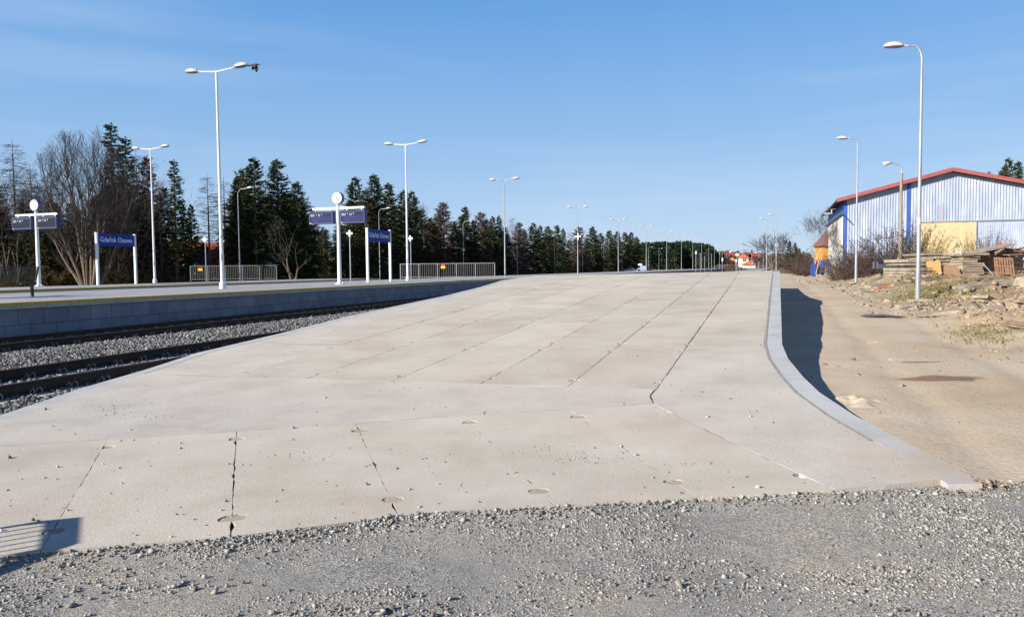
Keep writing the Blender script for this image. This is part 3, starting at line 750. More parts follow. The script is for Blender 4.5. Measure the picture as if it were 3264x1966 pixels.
tag(stones('coarse_gravel', np.array(P), np.array(S), MT['stone'], 12), kind='stuff')
# pebbles on the ramp
P = []; S = []
for i in range(420):
    px, py = rng.uniform(0, 2900), 1000 + 720 * rng.random() ** 0.8
    w = on_ramp(px, py); s_, t_ = st(w)
    if t_ < -8 or t_ > 2.2 or s_ > 20 or w.y < 4.1: continue
    if not inside(w, bed_poly): continue
    P.append((w.x, w.y, ramp_z(w.x, w.y) + 0.002)); S.append(min(0.035, rng.lognormvariate(-4.6, 0.45)))
for (cx, cy, n_) in ((1850, 1460, 60), (1750, 1440, 30), (950, 1460, 30), (330, 1305, 60), (480, 1330, 40), (2240, 1480, 16)):
    for i in range(n_):
        w = on_ramp(rng.gauss(cx, 55), rng.gauss(cy, 9)); P.append((w.x, w.y, ramp_z(w.x, w.y) + 0.001)); S.append(rng.uniform(0.004, 0.011))
tag(stones('ramp_pebbles', np.array(P), np.array(S), MT['stone'], 13), kind='stuff')
# ------------------------------------------------------------------ railway tracks and ballast
RT = 0.10
def bal_z(x, y): return -0.115 + 0.02 * noise.noise(Vector((x * 2.2, y * 2.2, 4)))
L_ = epath(-0.05, -12, 150, 1.5); R_ = epath(12.2, -12, 150, 1.5)
tag(sheet('ballast_bed', L_ + R_[::-1], bal_z, 0.6, MT['ballastbed']), kind='structure')
def strip(a, b, z, mb, mi=0):
    n = len(a); vs = [(p.x, p.y, z) for p in a] + [(p.x, p.y, z) for p in b]
    mb.add(vs, [(i, i + n, i + n + 1, i + 1) for i in range(n - 1)], mi)
def sweep(mb, path, prof, mis, close=True):
    """prof: list of (offset to the right, z); swept along a 2D path"""
    n = len(path); k = len(prof); vs = []
    for i, p in enumerate(path):
        a = path[max(i - 1, 0)]; b = path[min(i + 1, n - 1)]; d = (b - a).normalized(); nn = Vector((d.y, -d.x))
        for (o, z) in prof: q_ = p + nn * o; vs.append((q_.x, q_.y, z))
    o0 = len(mb.v); mb.v += vs
    for i in range(n - 1):
        for j in range(k if close else k - 1):
            j2 = (j + 1) % k
            mb.f.append((o0 + i * k + j, o0 + i * k + j2, o0 + (i + 1) * k + j2, o0 + (i + 1) * k + j)); mb.m.append(mis[j % len(mis)])
    if close:
        mb.f.append(tuple(o0 + j for j in reversed(range(k)))); mb.m.append(0)
        mb.f.append(tuple(o0 + (n - 1) * k + j for j in range(k))); mb.m.append(0)
RP = [(-0.075, RT - 0.172), (0.075, RT - 0.172), (0.075, RT - 0.160), (0.011, RT - 0.140), (0.009, RT - 0.045), (0.036, RT - 0.032), (0.036, RT), (-0.036, RT), (-0.036, RT - 0.032), (-0.009, RT - 0.045), (-0.011, RT - 0.140), (-0.075, RT - 0.160)]
def make_track(off, y0, y1, label, nsl=100):
    base = epath(off, y0, y1, 0.6)
    t = tag(empty('railway_track', (base[0].x, base[0].y, -0.1)), label, 'railway track', 'railway tracks between the platform and the ramp')
    for sgn in (-1, 1):
        mb = MB(); pp = epath(off + sgn * 0.7535, y0, y1, 1.5); sweep(mb, pp, RP, [0, 0, 0, 0, 0, 0, 1, 0, 0, 0, 0, 0])
        mb.build('rail', [MT['rail'], MT['railtop']], t)
    sl = MB(); sl.box((0, 0, -0.205), (2.6, 0.27, 0.26), taper=0.88)
    sl0 = fc0 = None; restS = MB()
    for i, p in enumerate(base):
        q_ = base[min(i + 1, len(base) - 1)] - base[max(i - 1, 0)]; ang = -math.atan2(q_.x, q_.y)
        if i < nsl:
            if sl0 is None:
                s = sl.build('sleeper', MT['sleeper'], t, local=True); sl0 = s
                fc = MB(); fc.box((0, 0, -0.078), (0.34, 0.15, 0.012))
                for dy in (-0.06, 0.06):
                    for o_ in (-0.135, 0.135):
                        pts = [(o_, dy, -0.085), (o_ * 1.15, dy, -0.03), (o_ * 0.9, dy * 0.9, 0.005), (o_ * 0.55, dy * 0.8, -0.02), (o_ * 0.42, dy * 0.75, -0.055)]
                        fc.tube(pts, 0.012, 5)
                fcs = []
                for sg in (-1, 1):
                    f = fc.build('rail_fastening', MT['clip'], s, local=True); f.location = (sg * 0.7535, 0, 0); fcs.append(f)
            else:
                s = sl0.copy(); sc.collection.objects.link(s); s.parent = t
                for f0 in fcs: f = f0.copy(); sc.collection.objects.link(f); f.parent = s
            s.location = (p.x - t.location.x, p.y - t.location.y, 0.1); s.rotation_euler = (0, 0, ang)
            s.location.z = 0.1
        else:
            Mz = Matrix.Rotation(ang, 3, 'Z'); restS.box((p.x, p.y, -0.205), (2.6, 0.27, 0.26), M=Mz)
    if restS.v: tag(restS.build('sleeper', MT['sleeper'], t), kind='stuff')
    return t
make_track(7.30, 2, 110, 'near railway track of rusty rails on concrete sleepers beside the ramp')
make_track(1.64, 2, 110, 'far railway track of rusty rails tight under the platform wall')
# ballast stones, dense where the photo looks onto them
base = epath(0.0, 4, 75, 1.0)
def ball(n, y0, y1, s0, s1, seed, o0=0.2, o1=10.3):
    r = np.random.default_rng(seed); yy = y0 + (y1 - y0) * r.uniform(0, 1, n); off = r.uniform(o0, o1, n)
    l = np.interp(yy, EY, EL)
    X = np.interp(l, EL, E2[:, 0]) + np.interp(l, EL, EN[:, 0]) * off; Y = np.interp(l, EL, E2[:, 1]) + np.interp(l, EL, EN[:, 1]) * off
    # keep the sleeper tops mostly clear
    ph = ((l - np.interp(2, EY, EL)) / 0.6 + 0.5) % 1.0; on = (np.abs(ph - 0.5) < 0.24) & ((np.abs(off - 7.3) < 1.25) | (np.abs(off - 1.64) < 1.25))
    kp = ~(on & (r.uniform(0, 1, n) < 0.96)); X, Y, off = X[kp], Y[kp], off[kp]
    mid = np.exp(-((off - 4.4) / 1.2) ** 2) * 0.07 + np.exp(-((off - 9.6) / 0.7) ** 2) * 0.04
    Z = np.array([bal_z(x, y) for x, y in zip(X, Y)]) + mid + r.uniform(-0.01, 0.03, len(X))
    return np.stack([X, Y, Z], 1), r.uniform(s0, s1, len(X))
a1, s1_ = ball(62000, 6, 19, 0.032, 0.062, 5, 2.5); a2, s2_ = ball(52000, 19, 40, 0.038, 0.072, 6, 2.5)
tag(stones('ballast', np.concatenate([a1, a2]), np.concatenate([s1_, s2_]), MT['ballast'], 15, flat=0.8), kind='stuff')

# ------------------------------------------------------------------ platforms
PZ = 0.87
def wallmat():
    m = M('platform_wall_blocks', [(0.17, 0.185, 0.22), (0.24, 0.255, 0.29)], 1.5, 0.9, 0.003, 40, fine=0.08)  # lighter grey concrete, with the wall's shade put into a darker bluish colour
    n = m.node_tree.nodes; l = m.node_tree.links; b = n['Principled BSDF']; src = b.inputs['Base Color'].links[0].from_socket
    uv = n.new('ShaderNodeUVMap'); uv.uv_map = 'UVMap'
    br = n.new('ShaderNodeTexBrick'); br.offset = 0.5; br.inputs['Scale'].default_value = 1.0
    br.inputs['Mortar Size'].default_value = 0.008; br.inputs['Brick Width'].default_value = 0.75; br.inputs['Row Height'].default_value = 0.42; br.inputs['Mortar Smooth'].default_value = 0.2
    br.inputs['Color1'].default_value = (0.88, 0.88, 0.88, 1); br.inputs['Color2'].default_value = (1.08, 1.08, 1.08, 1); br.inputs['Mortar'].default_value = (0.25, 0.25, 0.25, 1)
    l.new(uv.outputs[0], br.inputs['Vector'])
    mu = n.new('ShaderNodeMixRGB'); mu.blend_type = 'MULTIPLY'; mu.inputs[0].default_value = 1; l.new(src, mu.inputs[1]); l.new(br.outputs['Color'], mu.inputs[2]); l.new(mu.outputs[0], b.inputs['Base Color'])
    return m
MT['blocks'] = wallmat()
def pavermat():
    m = MT['paver']; n = m.node_tree.nodes; l = m.node_tree.links; b = n['Principled BSDF']; src = b.inputs['Base Color'].links[0].from_socket
    tc = n.new('ShaderNodeTexCoord'); mp = n.new('ShaderNodeMapping'); mp.inputs['Rotation'].default_value = (0, 0, rad(17.5))
    l.new(tc.outputs['Object'], mp.inputs['Vector'])
    br = n.new('ShaderNodeTexBrick'); br.offset = 0.5; br.inputs['Scale'].default_value = 1.0; br.inputs['Mortar Size'].default_value = 0.006
    br.inputs['Brick Width'].default_value = 0.5; br.inputs['Row Height'].default_value = 0.5
    br.inputs['Color1'].default_value = (0.86, 0.86, 0.86, 1); br.inputs['Color2'].default_value = (1.06, 1.06, 1.06, 1); br.inputs['Mortar'].default_value = (0.5, 0.5, 0.5, 1)
    l.new(mp.outputs[0], br.inputs['Vector'])
    mu = n.new('ShaderNodeMixRGB'); mu.blend_type = 'MULTIPLY'; mu.inputs[0].default_value = 1; l.new(src, mu.inputs[1]); l.new(br.outputs['Color'], mu.inputs[2]); l.new(mu.outputs[0], b.inputs['Base Color'])
pavermat()
def platform(name, label, off_r, off_l, y0, y1, z=PZ, yellow=True):
    pr = epath(off_r, y0, y1, 1.5); pl = epath(off_l, y0, y1, 1.5)
    t = tag(empty(name, (pr[0].x, pr[0].y, 0)), label, 'platform')
    mb = MB()
    cop = lambda side, off: None
    # paving surface
    strip(epath(off_l + 0.62, y0, y1, 1.5), epath(off_r - 0.62, y0, y1, 1.5), z, mb); mb.build('paving', MT['paver'], t)
    for side, off in ((1, off_r), (-1, off_l)):
        mb = MB(); path = epath(off, y0, y1, 0.75)
        for i in range(len(path) - 1):      # separate coping blocks with fine joints
            a, b = path[i], path[i + 1]; d = (b - a).normalized(); nn = Vector((d.y, -d.x)) * side
            a2 = a + d * 0.004; b2 = b - d * 0.004
            def row(zt, zb, o0, o1, mi):
                c = [a2 + nn * o0, b2 + nn * o0, b2 + nn * o1, a2 + nn * o1]
                if side < 0: c = c[::-1]
                vs = [(p.x, p.y, zb) for p in c] + [(p.x, p.y, zt) for p in c]
                mb.add(vs, [(3, 2, 1, 0)[::1], (4, 5, 6, 7)[::-1], (0, 1, 5, 4), (1, 2, 6, 5), (2, 3, 7, 6), (3, 0, 4, 7)], mi)
            row(z + 0.004, z - 0.16, -0.62, 0.0, 0)
            if i * 0.75 < 110: row(z + 0.007, z - 0.075, -0.12, 0.006, 1)
        o = mb.build('edge_coping', [MT['coping'], MT['yellow']], t)
        import bmesh
        bm = bmesh.new(); bm.from_mesh(o.data); bmesh.ops.recalc_face_normals(bm, faces=bm.faces); bm.to_mesh(o.data); bm.free()
        # wall below
        path = epath(off - side * 0.09, y0, y1, 1.5); n = len(path); L = 0; vs = []; uv = []
        for i, p in enumerate(path):
            if i: L += (p - path[i - 1]).length
            vs += [(p.x, p.y, -0.45), (p.x, p.y, z - 0.16)]; uv += [(L, -0.26), (L, 1.0)]
        fs = [(2 * i, 2 * i + 2, 2 * i + 3, 2 * i + 1) if side > 0 else (2 * i + 1, 2 * i + 3, 2 * i + 2, 2 * i) for i in range(n - 1)]
        me = bpy.data.meshes.new('wall'); me.from_pydata(vs, [], fs); ul = me.uv_layers.new(name='UVMap')
        for lp in me.loops: 
            u_, v_ = uv[lp.vertex_index]; ul.data[lp.index].uv = (u_, (vs[lp.vertex_index][2] + 0.13))
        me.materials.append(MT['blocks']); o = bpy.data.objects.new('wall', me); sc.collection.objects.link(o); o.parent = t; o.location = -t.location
    for yy, nm in ((0, 'end_wall'), (-1, 'end_wall')):
        a, b = pl[yy], pr[yy]; mb = MB(); mb.bar((a.x, a.y, z / 2 - 0.23), (b.x, b.y, z / 2 - 0.23), 0.12, z + 0.44); mb.build(nm, MT['coping'], t)
    return t
P1L = -8.8; P2R = -14.0; P2L = -20.5
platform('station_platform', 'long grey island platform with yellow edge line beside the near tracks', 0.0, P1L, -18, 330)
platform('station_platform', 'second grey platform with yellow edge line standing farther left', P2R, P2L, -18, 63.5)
L_ = epath(P2R - .1, -12, 130, 3); R_ = epath(P1L + .1, -12, 130, 3)
tag(sheet('far_ballast_bed', L_ + R_[::-1], lambda x, y: -0.12, 0, MT['ballastbed']), kind='structure')
# far platform strip right of the tracks
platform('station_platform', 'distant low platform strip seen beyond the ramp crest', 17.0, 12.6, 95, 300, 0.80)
ORD = ['first', 'second', 'third', 'fourth', 'fifth', 'sixth', 'seventh', 'eighth', 'ninth', 'tenth', 'eleventh', 'twelfth', 'thirteenth', 'fourteenth', 'fifteenth', 'sixteenth', 'seventeenth', 'eighteenth', 'nineteenth', 'twentieth', 'twenty-first', 'twenty-second', 'twenty-third', 'twenty-fourth', 'twenty-fifth', 'twenty-sixth', 'twenty-seventh', 'twenty-eighth', 'twenty-ninth', 'thirtieth', 'thirty-first', 'thirty-second', 'thirty-third', 'thirty-fourth', 'thirty-fifth', 'thirty-sixth', 'thirty-seventh', 'thirty-eighth', 'thirty-ninth', 'fortieth', 'forty-first', 'forty-second', 'forty-third', 'forty-fourth', 'forty-fifth', 'forty-sixth', 'forty-seventh', 'forty-eighth', 'forty-ninth', 'fiftieth']
# ------------------------------------------------------------------ lamps
def head(parent, base, dirx, L=0.72, w=0.30, h=0.17, tilt=0.06, shell='lampgrey'):
    """oval lamp head starting at base, pointing along +-x"""
    Mr = Matrix.Rotation(-tilt * dirx, 3, 'Y')
    mb = MB(); c = Vector(base) + Mr @ Vector((dirx * (L / 2 + 0.04), 0, 0))
    vs_c = c
    mb.ellipsoid(c, (L / 2, w / 2, h), 18, 7, M=Mr, zmin=0.0, zmax=0.98)
    mb.tube([Vector(base) - Vector((dirx * 0.05, 0, 0)), Vector(base) + Mr @ Vector((dirx * 0.14, 0, 0.03))], [0.035, 0.05], 8)
    h_ = mb.build('lamp_head', MT[shell], parent, smooth=True, local=True)
    mb = MB(); mb.ellipsoid(c - Vector((0, 0, 0.004)), (L / 2 * 0.93, w / 2 * 0.9, 0.055), 18, 5, M=Mr, zmin=-0.98, zmax=0.0)
    g = mb.build('lamp_glass', MT['lampglass'], h_, smooth=True, local=True)
    return h_
def lamp_straight(name, loc, rz, H, mat='white'):
    t = empty(name, loc, rz)
    mb = MB(); mb.tube([(0, 0, 0.22), (0, 0, H * 0.5), (0, 0, H)], [0.085, 0.062, 0.042], 12); mb.build('pole', MT[mat], t, smooth=True, local=True)
    mb = MB(); mb.tube([(0, 0, 0), (0, 0, 0.26), (0, 0, 0.28)], [0.14, 0.135, 0.09], 14); mb.build('base_sleeve', MT[mat], t, smooth=True, local=True)
    for s in (-1, 1):
        mb = MB(); mb.tube([(0, 0, H - 0.06), (s * 0.86, 0, H + 0.03)], [0.036, 0.028], 8); mb.build('arm', MT[mat], t, smooth=True, local=True)
        head(t, (s * 0.88, 0, H + 0.03), s)
    mb = MB(); mb.box((0, -0.078, 1.35), (0.07, 0.02, 0.30)); mb.build('service_hatch', MT['lampgrey'], t, local=True)
    mb = MB(); mb.tube([(0, 0, 2.15), (0, 0, 2.30)], 0.0775, 12); mb.build('sticker_band', MT['sticker'], t, local=True)
    return t
def lamp_curved(name, loc, rz, H, double=True, mat='galv', reach=0.62, r=0.06, L=0.62, headmat='lampgrey', drop=0.45):
    t = empty(name, loc, rz)
    mb = MB(); mb.tube([(0, 0, 0), (0, 0, 1.1), (0, 0, 1.2), (0, 0, H - drop)], [r * 1.15, r * 1.08, r * 0.95, r * 0.48], 10); mb.build('pole', MT[mat], t, smooth=True, local=True)
    for s in ((-1, 1) if double else (-1,)):
        pts = [(0, 0, H - drop - 0.02)]
        for k in range(1, 8):
            a = math.pi / 2 * k / 7; pts.append((s * reach * 0.55 * (1 - math.cos(a)), 0, H - drop + drop * math.sin(a)))
        pts.append((s * reach, 0, H + 0.01))
        mb = MB(); mb.tube(pts, [r * 0.47] * len(pts), 8); mb.build('arm', MT[mat], t, smooth=True, local=True)
        head(t, (s * reach, 0, H + 0.01), s, L=L, w=L * 0.45, h=L * 0.25, shell=headmat)
    return t
VR = -TH      # lamp arms lie across the tracks
def base_at(px, py_dummy, y): 
    p = aty(px, py_dummy, y); return p
def plat_loc(px, py, y): 
    p = aty(px, py, y); return (p.x, p.y, PZ)
l1 = tag(lamp_straight('platform_lamp', plat_loc(710, 920, 32.7), VR, 9.25), 'tallest and nearest white double-armed lamp standing on the platform edge', 'street lamp', 'white double-armed lamps with straight arms')
l2 = copy_tree(l1); l2.location = plat_loc(1300, 893, 52); tag(l2, 'white straight-armed double lamp standing in front of the right railing', 'street lamp')
l3 = copy_tree(l1); l3.location = plat_loc(494, 902, 52.8); tag(l3, 'white straight-armed double lamp beside the left station name sign', 'street lamp')
c0 = None
far = [(1610, 60.3)] + [(1842, 88), (1971, 111), (2060, 132), (2125, 154), (2172, 174), (2208, 195), (2236, 214), (2259, 234), (2277, 255), (2293, 274), (2302, 292)]
for i, (px, d) in enumerate(far):
    loc = plat_loc(px, 868, d)
    if c0 is None: c0 = lamp_curved('platform_lamp', loc, VR, 7.75); o = c0
    else: o = copy_tree(c0); o.location = loc
    if i >= 8: o.scale = (1, 1, 1)
    lab = ['silver double lamp with curved arms at the right end of the right railing',
           'silver double lamp with curved arms carrying a white cross marker on its pole'][i] if i < 2 else \
          '%s silver curved-arm double lamp from the left behind the ramp crest' % ORD[i - 1]
    if i == len(far) - 1: lab = 'farthest and smallest silver double lamp beyond the ramp crest'
    tag(o, lab, 'street lamp', 'silver double lamps in a line along the platform')
# single lamps of the street behind
s0_ = None
sl_ = [(765, 68.7), (1211, 92.6), (1478, 118), (1649, 141), (1768, 165), (1857, 187), (1925, 213), (1983, 233), (2028, 255), (2067, 277), (2100, 300), (2128, 322)]
for i, (px, d) in enumerate(sl_):
    p = aty(px, 870, d)
    if s0_ is None: s0_ = lamp_curved('street_lamp', (p.x, p.y, -0.05), VR + math.pi, 9.05, double=False, mat='galv', reach=0.95, r=0.065, L=0.62, drop=0.5); o = s0_
    else: o = copy_tree(s0_); o.location = (p.x, p.y, -0.05)
    lab = 'single-armed street lamp rising behind the left railing between the spruces' if i == 0 else '%s single-armed street lamp from the left along the tree belt' % ORD[i]
    if i == len(sl_) - 1: lab = 'farthest single-armed street lamp before the green pine wood'
    tag(o, lab, 'street lamp', 'single-armed street lamps along the tree belt')
# lamps beside the dirt road
p = aty(2925, 962, 25.5); zz = sand_z(p.x, p.y)
r1 = tag(lamp_curved('road_lamp', (p.x, p.y, zz - 0.03), VR, 8.55, double=False, reach=0.48, r=0.072, L=0.66, drop=0.5), 'tall galvanised single-armed lamp nearest on the dirt road bank', 'street lamp', 'galvanised lamps beside the dirt road')
mb = MB(); mb.tube([(0, 0, 0.02), (0, 0, 0.05)], 0.16, 14); mb.build('base_collar', MT['darkmetal'], r1, local=True)
mb = MB(); mb.tube([(0, 0, 2.62), (0, 0, 2.88)], 0.0715, 12); mb.build('sticker_band', MT['sticker'], r1, local=True)
p = aty(2728, 909, 45.3)
r2 = copy_tree(r1); r2.location = (p.x, p.y, sand_z(p.x, p.y) - 0.03); tag(r2, 'galvanised single-armed lamp in front of the bare bushes and warehouse corner', 'street lamp')
p = aty(2474, 862, 110); r3 = copy_tree(r1); r3.location = (p.x, p.y, 0.5); r3.scale = (1, 1, 1); tag(r3, 'distant lamp post in front of the tree with mistletoe, right one of two', 'street lamp')
p = aty(2443, 862, 120); r4 = copy_tree(r1); r4.location = (p.x, p.y, 0.5); tag(r4, 'distant lamp post in front of the tree with mistletoe, left one of two', 'street lamp')
# old concrete pole
p = aty(2868, 890, 58)
t = tag(empty('old_street_lamp', (p.x, p.y, 0.4), VR + 0.05), 'old brown concrete lamp post with drooping head among the bushes', 'street lamp')
mb = MB(); mb.tube([(0, 0, 0), (0, 0, 8.15)], [0.17, 0.10], 10); mb.build('concrete_pole', MT['poleconc'], t, smooth=True, local=True)
mb = MB(); mb.tube([(0, 0, 8.1), (0, 0, 8.5), (-0.12, 0, 8.75), (-0.6, 0, 8.92), (-0.8, 0, 8.95)], [0.06, 0.045, 0.04, 0.045, 0.06], 8); mb.build('arm', MT['galv'], t, smooth=True, local=True)
mb = MB(); mb.ellipsoid((-1.02, 0, 8.95), (0.36, 0.16, 0.13), 12, 6); mb.ellipsoid((-1.12, 0, 8.86), (0.17, 0.14, 0.14), 12, 6); mb.build('lamp_head', MT['lampgrey'], t, smooth=True, local=True)

# ------------------------------------------------------------------ bird flying past the first lamp
p = aty(812, 209, 32.5)
t = tag(empty('bird', p, rad(-10)), 'dark bird flying just right of the nearest lamp, wings down', 'bird')
mb = MB()
mb.tube([(-0.30, 0, 0.005), (-0.20, 0, 0.01), (-0.10, 0, 0.015), (0.0, 0, 0.02), (0.09, 0, 0.025), (0.14, 0, 0.022), (0.175, 0, 0.02), (0.205, 0, 0.01), (0.245, 0, -0.004)],
        [0.035, 0.028, 0.035, 0.048, 0.043, 0.026, 0.028, 0.018, 0.003], 10)
for s in (-1, 1):       # wings, swept down: a thin closed blade
    w = [(0.07, s * 0.03, 0.03), (0.09, s * 0.10, -0.06), (0.05, s * 0.15, -0.20), (-0.03, s * 0.16, -0.25), (-0.08, s * 0.12, -0.12), (-0.07, s * 0.03, 0.02)]
    vs = w + [(x, y + s * 0.012, z) for x, y, z in w]
    n = len(w); mb.add(vs, [tuple(range(n)), tuple(reversed(range(n, 2 * n)))] + [(i, i + n, (i + 1) % n + n, (i + 1) % n) for i in range(n)])
mb.build('body', MT['bird'], t, smooth=True, local=True)

# ------------------------------------------------------------------ lettering
def text(s, size, mat, parent, loc, rot, ext=0.004, align='CENTER', name='lettering', sx=1.0):
    cu = bpy.data.curves.new('t', 'FONT'); cu.body = s; cu.size = size; cu.extrude = ext; cu.align_x = align; cu.align_y = 'CENTER'; cu.resolution_u = 3
    o = bpy.data.objects.new('t', cu); sc.collection.objects.link(o)
    dg = bpy.context.evaluated_depsgraph_get(); me = bpy.data.meshes.new_from_object(o.evaluated_get(dg)); bpy.data.objects.remove(o)
    me.materials.clear(); me.materials.append(mat)
    t = bpy.data.objects.new(name, me); sc.collection.objects.link(t); t.parent = parent; t.location = loc; t.rotation_euler = rot; t.scale = (sx, 1, 1)
    return t
# ------------------------------------------------------------------ station name signs
def name_sign(loc, rz, label, W=2.95, H=3.3):
    """stands along +x"""
    t = tag(empty('station_name_sign', loc, rz), label, 'station sign', 'blue station name signs')
    for x in (0, W):
        mb = MB(); mb.box((x, 0, H / 2), (0.13, 0.13, H)); mb.build('post', MT['white'], t, local=True)
    mb = MB(); mb.box((W / 2, 0, H - 0.43), (W - 0.13, 0.05, 0.74)); b = mb.build('panel', MT['signblue'], t, local=True)
    text('Gdańsk Osowa', 0.44, MT['text'], b, (W / 2, -0.03, H - 0.43), (math.pi / 2, 0, 0), sx=0.92)
    text('Gdańsk Osowa', 0.44, MT['text'], b, (W / 2, 0.03, H - 0.43), (math.pi / 2, 0, math.pi), sx=0.92)
    return t
a = aty(1173, 900, 46.0); b = aty(1245, 898, 48.8)
name_sign((a.x, a.y, PZ), math.atan2(b.y - a.y, b.x - a.x), 'blue Gdańsk Osowa name sign on two white posts right of the clock', W=(b - a).length)
a = aty(313, 908, 46.3); b = aty(434, 904, 49.2)
name_sign((a.x, a.y, PZ), math.atan2(b.y - a.y, b.x - a.x), 'blue Gdańsk Osowa name sign on two white posts by the big bare tree', W=(b - a).length, H=3.2)

# ------------------------------------------------------------------ clock masts with display boards
def clock_mast(loc, label, tracks, blue):
    t = tag(empty('platform_clock', loc, VR), label, 'station clock')
    mb = MB(); mb.tube([(0, 0, 0.0), (0, 0, 0.08), (0, 0, 4.33)], [0.13, 0.115, 0.085], 16); mb.build('pole', MT['white'], t, smooth=True, local=True)
    mb = MB()
    for k in range(6):
        a = math.pi / 3 * k; mb.box((math.cos(a) * 0.16, math.sin(a) * 0.16, 0.05), (0.10, 0.03, 0.10), rz=a, taper=0.6)
    mb.box((0, 0, 0.012), (0.42, 0.42, 0.024)); mb.build('base_plate', MT['white'], t, local=True)
    mb = MB(); mb.box((0, 0, 4.12), (3.25, 0.07, 0.12)); mb.build('crossbar', MT['white'], t, local=True)
    # clock
    mb = MB(); n = 32; R = 0.335
    for (y0, y1, r0, r1) in ((-0.15, 0.15, R, R),):
        ring = lambda y, r: [(r * math.cos(2 * math.pi * k / n), y, 4.66 + r * math.sin(2 * math.pi * k / n)) for k in range(n)]
        mb.add(ring(-0.12, R) + ring(0.12, R), [(k, (k + 1) % n, (k + 1) % n + n, k + n) for k in range(n)] + [tuple(reversed(range(n))), tuple(range(n, 2 * n))])
    cs = mb.build('clock', MT['clockcase'], t, local=True)
    for sgn, nm in ((-1, 'front'), (1, 'back')):
        mb = MB(); mb.add([(x * 0.90, sgn * 0.124, 4.66 + (z - 4.66) * 0.90) for x, y, z in ring(0, R)], [tuple(range(n)) if sgn < 0 else tuple(reversed(range(n)))])
        mb.build('dial', MT['clockface'], cs, local=True)
        mb = MB()
        for k in range(12):
            a = math.pi / 6 * k; r0, r1 = (0.235, 0.285)
            mb.bar((r0 * math.sin(a), sgn * 0.127, 4.66 + r0 * math.cos(a)), (r1 * math.sin(a), sgn * 0.127, 4.66 + r1 * math.cos(a)), 0.028, 0.004, up=Vector((0, 1, 0)))
        mb.build('hour_marks', MT['black'], cs, local=True)
        # twenty-one minutes past four
        for ang, L, w, nm2 in ((rad(126) , 0.235, 0.020, 'minute_hand'), (rad(130.5), 0.16, 0.03, 'hour_hand')):
            mb = MB(); sx = 1 if sgn < 0 else -1
            mb.bar((-sx * 0.05 * math.sin(ang), sgn * 0.129, 4.66 - 0.05 * math.cos(ang)), (sx * L * math.sin(ang), sgn * 0.129, 4.66 + L * math.cos(ang)), w * 1.6, 0.004, up=Vector((0, 1, 0)))
            mb.build(nm2, MT['black'], cs, local=True)
    mb = MB(); mb.tube([(0, 0, 4.30), (0, 0, 4.36)], 0.06, 10); mb.build('clock_neck', MT['white'], t, local=True)
    k = 0
    for s in (-1, 1):
        cx = s * 0.98 - (0.02 if s > 0 else 0.03)
        mb = MB(); mb.box((cx, 0.0, 3.635), (1.50, 0.28, 0.69)); bd = mb.build('display_board', MT['navyside'], t, local=True)
        for dx in (-0.42, 0.50):
            mb = MB(); mb.box((cx + dx, 0, 4.02), (0.06, 0.05, 0.085)); mb.build('hanger', MT['white'], t, local=True)
        for sg in (-1, 1):
            # raised frame
            mb = MB(); y = sg * 0.148
            for (x0, x1, z0, z1) in ((-0.75, 0.75, 3.29, 3.37), (-0.75, 0.75, 3.89, 3.98), (-0.75, -0.685, 3.37, 3.89), (0.685, 0.75, 3.37, 3.89)):
                mb.box((cx + (x0 + x1) / 2, y, (z0 + z1) / 2), (x1 - x0, 0.016, z1 - z0))
            mb.build('frame', MT['navy'], bd, local=True)
            mb = MB(); mb.box((cx, sg * 0.1415, 3.63), (1.37, 0.003, 0.52)); scn = mb.build('screen', MT['screen'], bd, local=True)
            if blue:
                mb = MB(); mb.box((cx + 0.02, sg * 0.1445, 3.56), (1.24, 0.002, 0.27)); mb.build('blue_screen', MT['screenblue'], scn, local=True)
                mb = MB(); mb.box((cx - 0.35 * -sg, sg * 0.147, 3.475), (0.30, 0.002, 0.02)); mb.box((cx - 0.08 * -sg, sg * 0.147, 3.60), (0.5, 0.002, 0.014)); mb.box((cx, sg * 0.147, 3.445), (1.2, 0.002, 0.007)); mb.build('screen_lines', MT['screenline'], scn, local=True)
            rz = 0 if sg < 0 else math.pi; sx = 1 if sg < 0 else -1
            for (tx, x_, sz) in (('peron', -0.53, 0.105), (tracks[k][0], -0.29, 0.13), ('tor', -0.11, 0.105), (tracks[k][1], 0.06, 0.13)):
                text(tx, sz, MT['text'], scn, (cx + sx * x_, sg * 0.1435, 3.80), (math.pi / 2, 0, rz), ext=0.001)
            for (tx, x_) in (('platform', -0.53), ('track', -0.11)):
                text(tx, 0.07, MT['text'], scn, (cx + sx * x_, sg * 0.1435, 3.725), (math.pi / 2, 0, rz), ext=0.001)
            mb = MB(); mb.box((cx - sx * 0.66, sg * 0.158, 3.33), (0.08, 0.003, 0.035)); mb.build('sticker', MT['white'], bd, local=True)
        k += 1
    return t
clock_mast(plat_loc(1083, 905, 41.6), 'white clock mast with blue-lit display boards left of the right name sign', (('1', '1'), ('1', '3')), True)
clock_mast(plat_loc(125, 912, 44.0), 'white clock mast with dark display boards near the bench at far left', (('2', '4'), ('2', '2')), False)

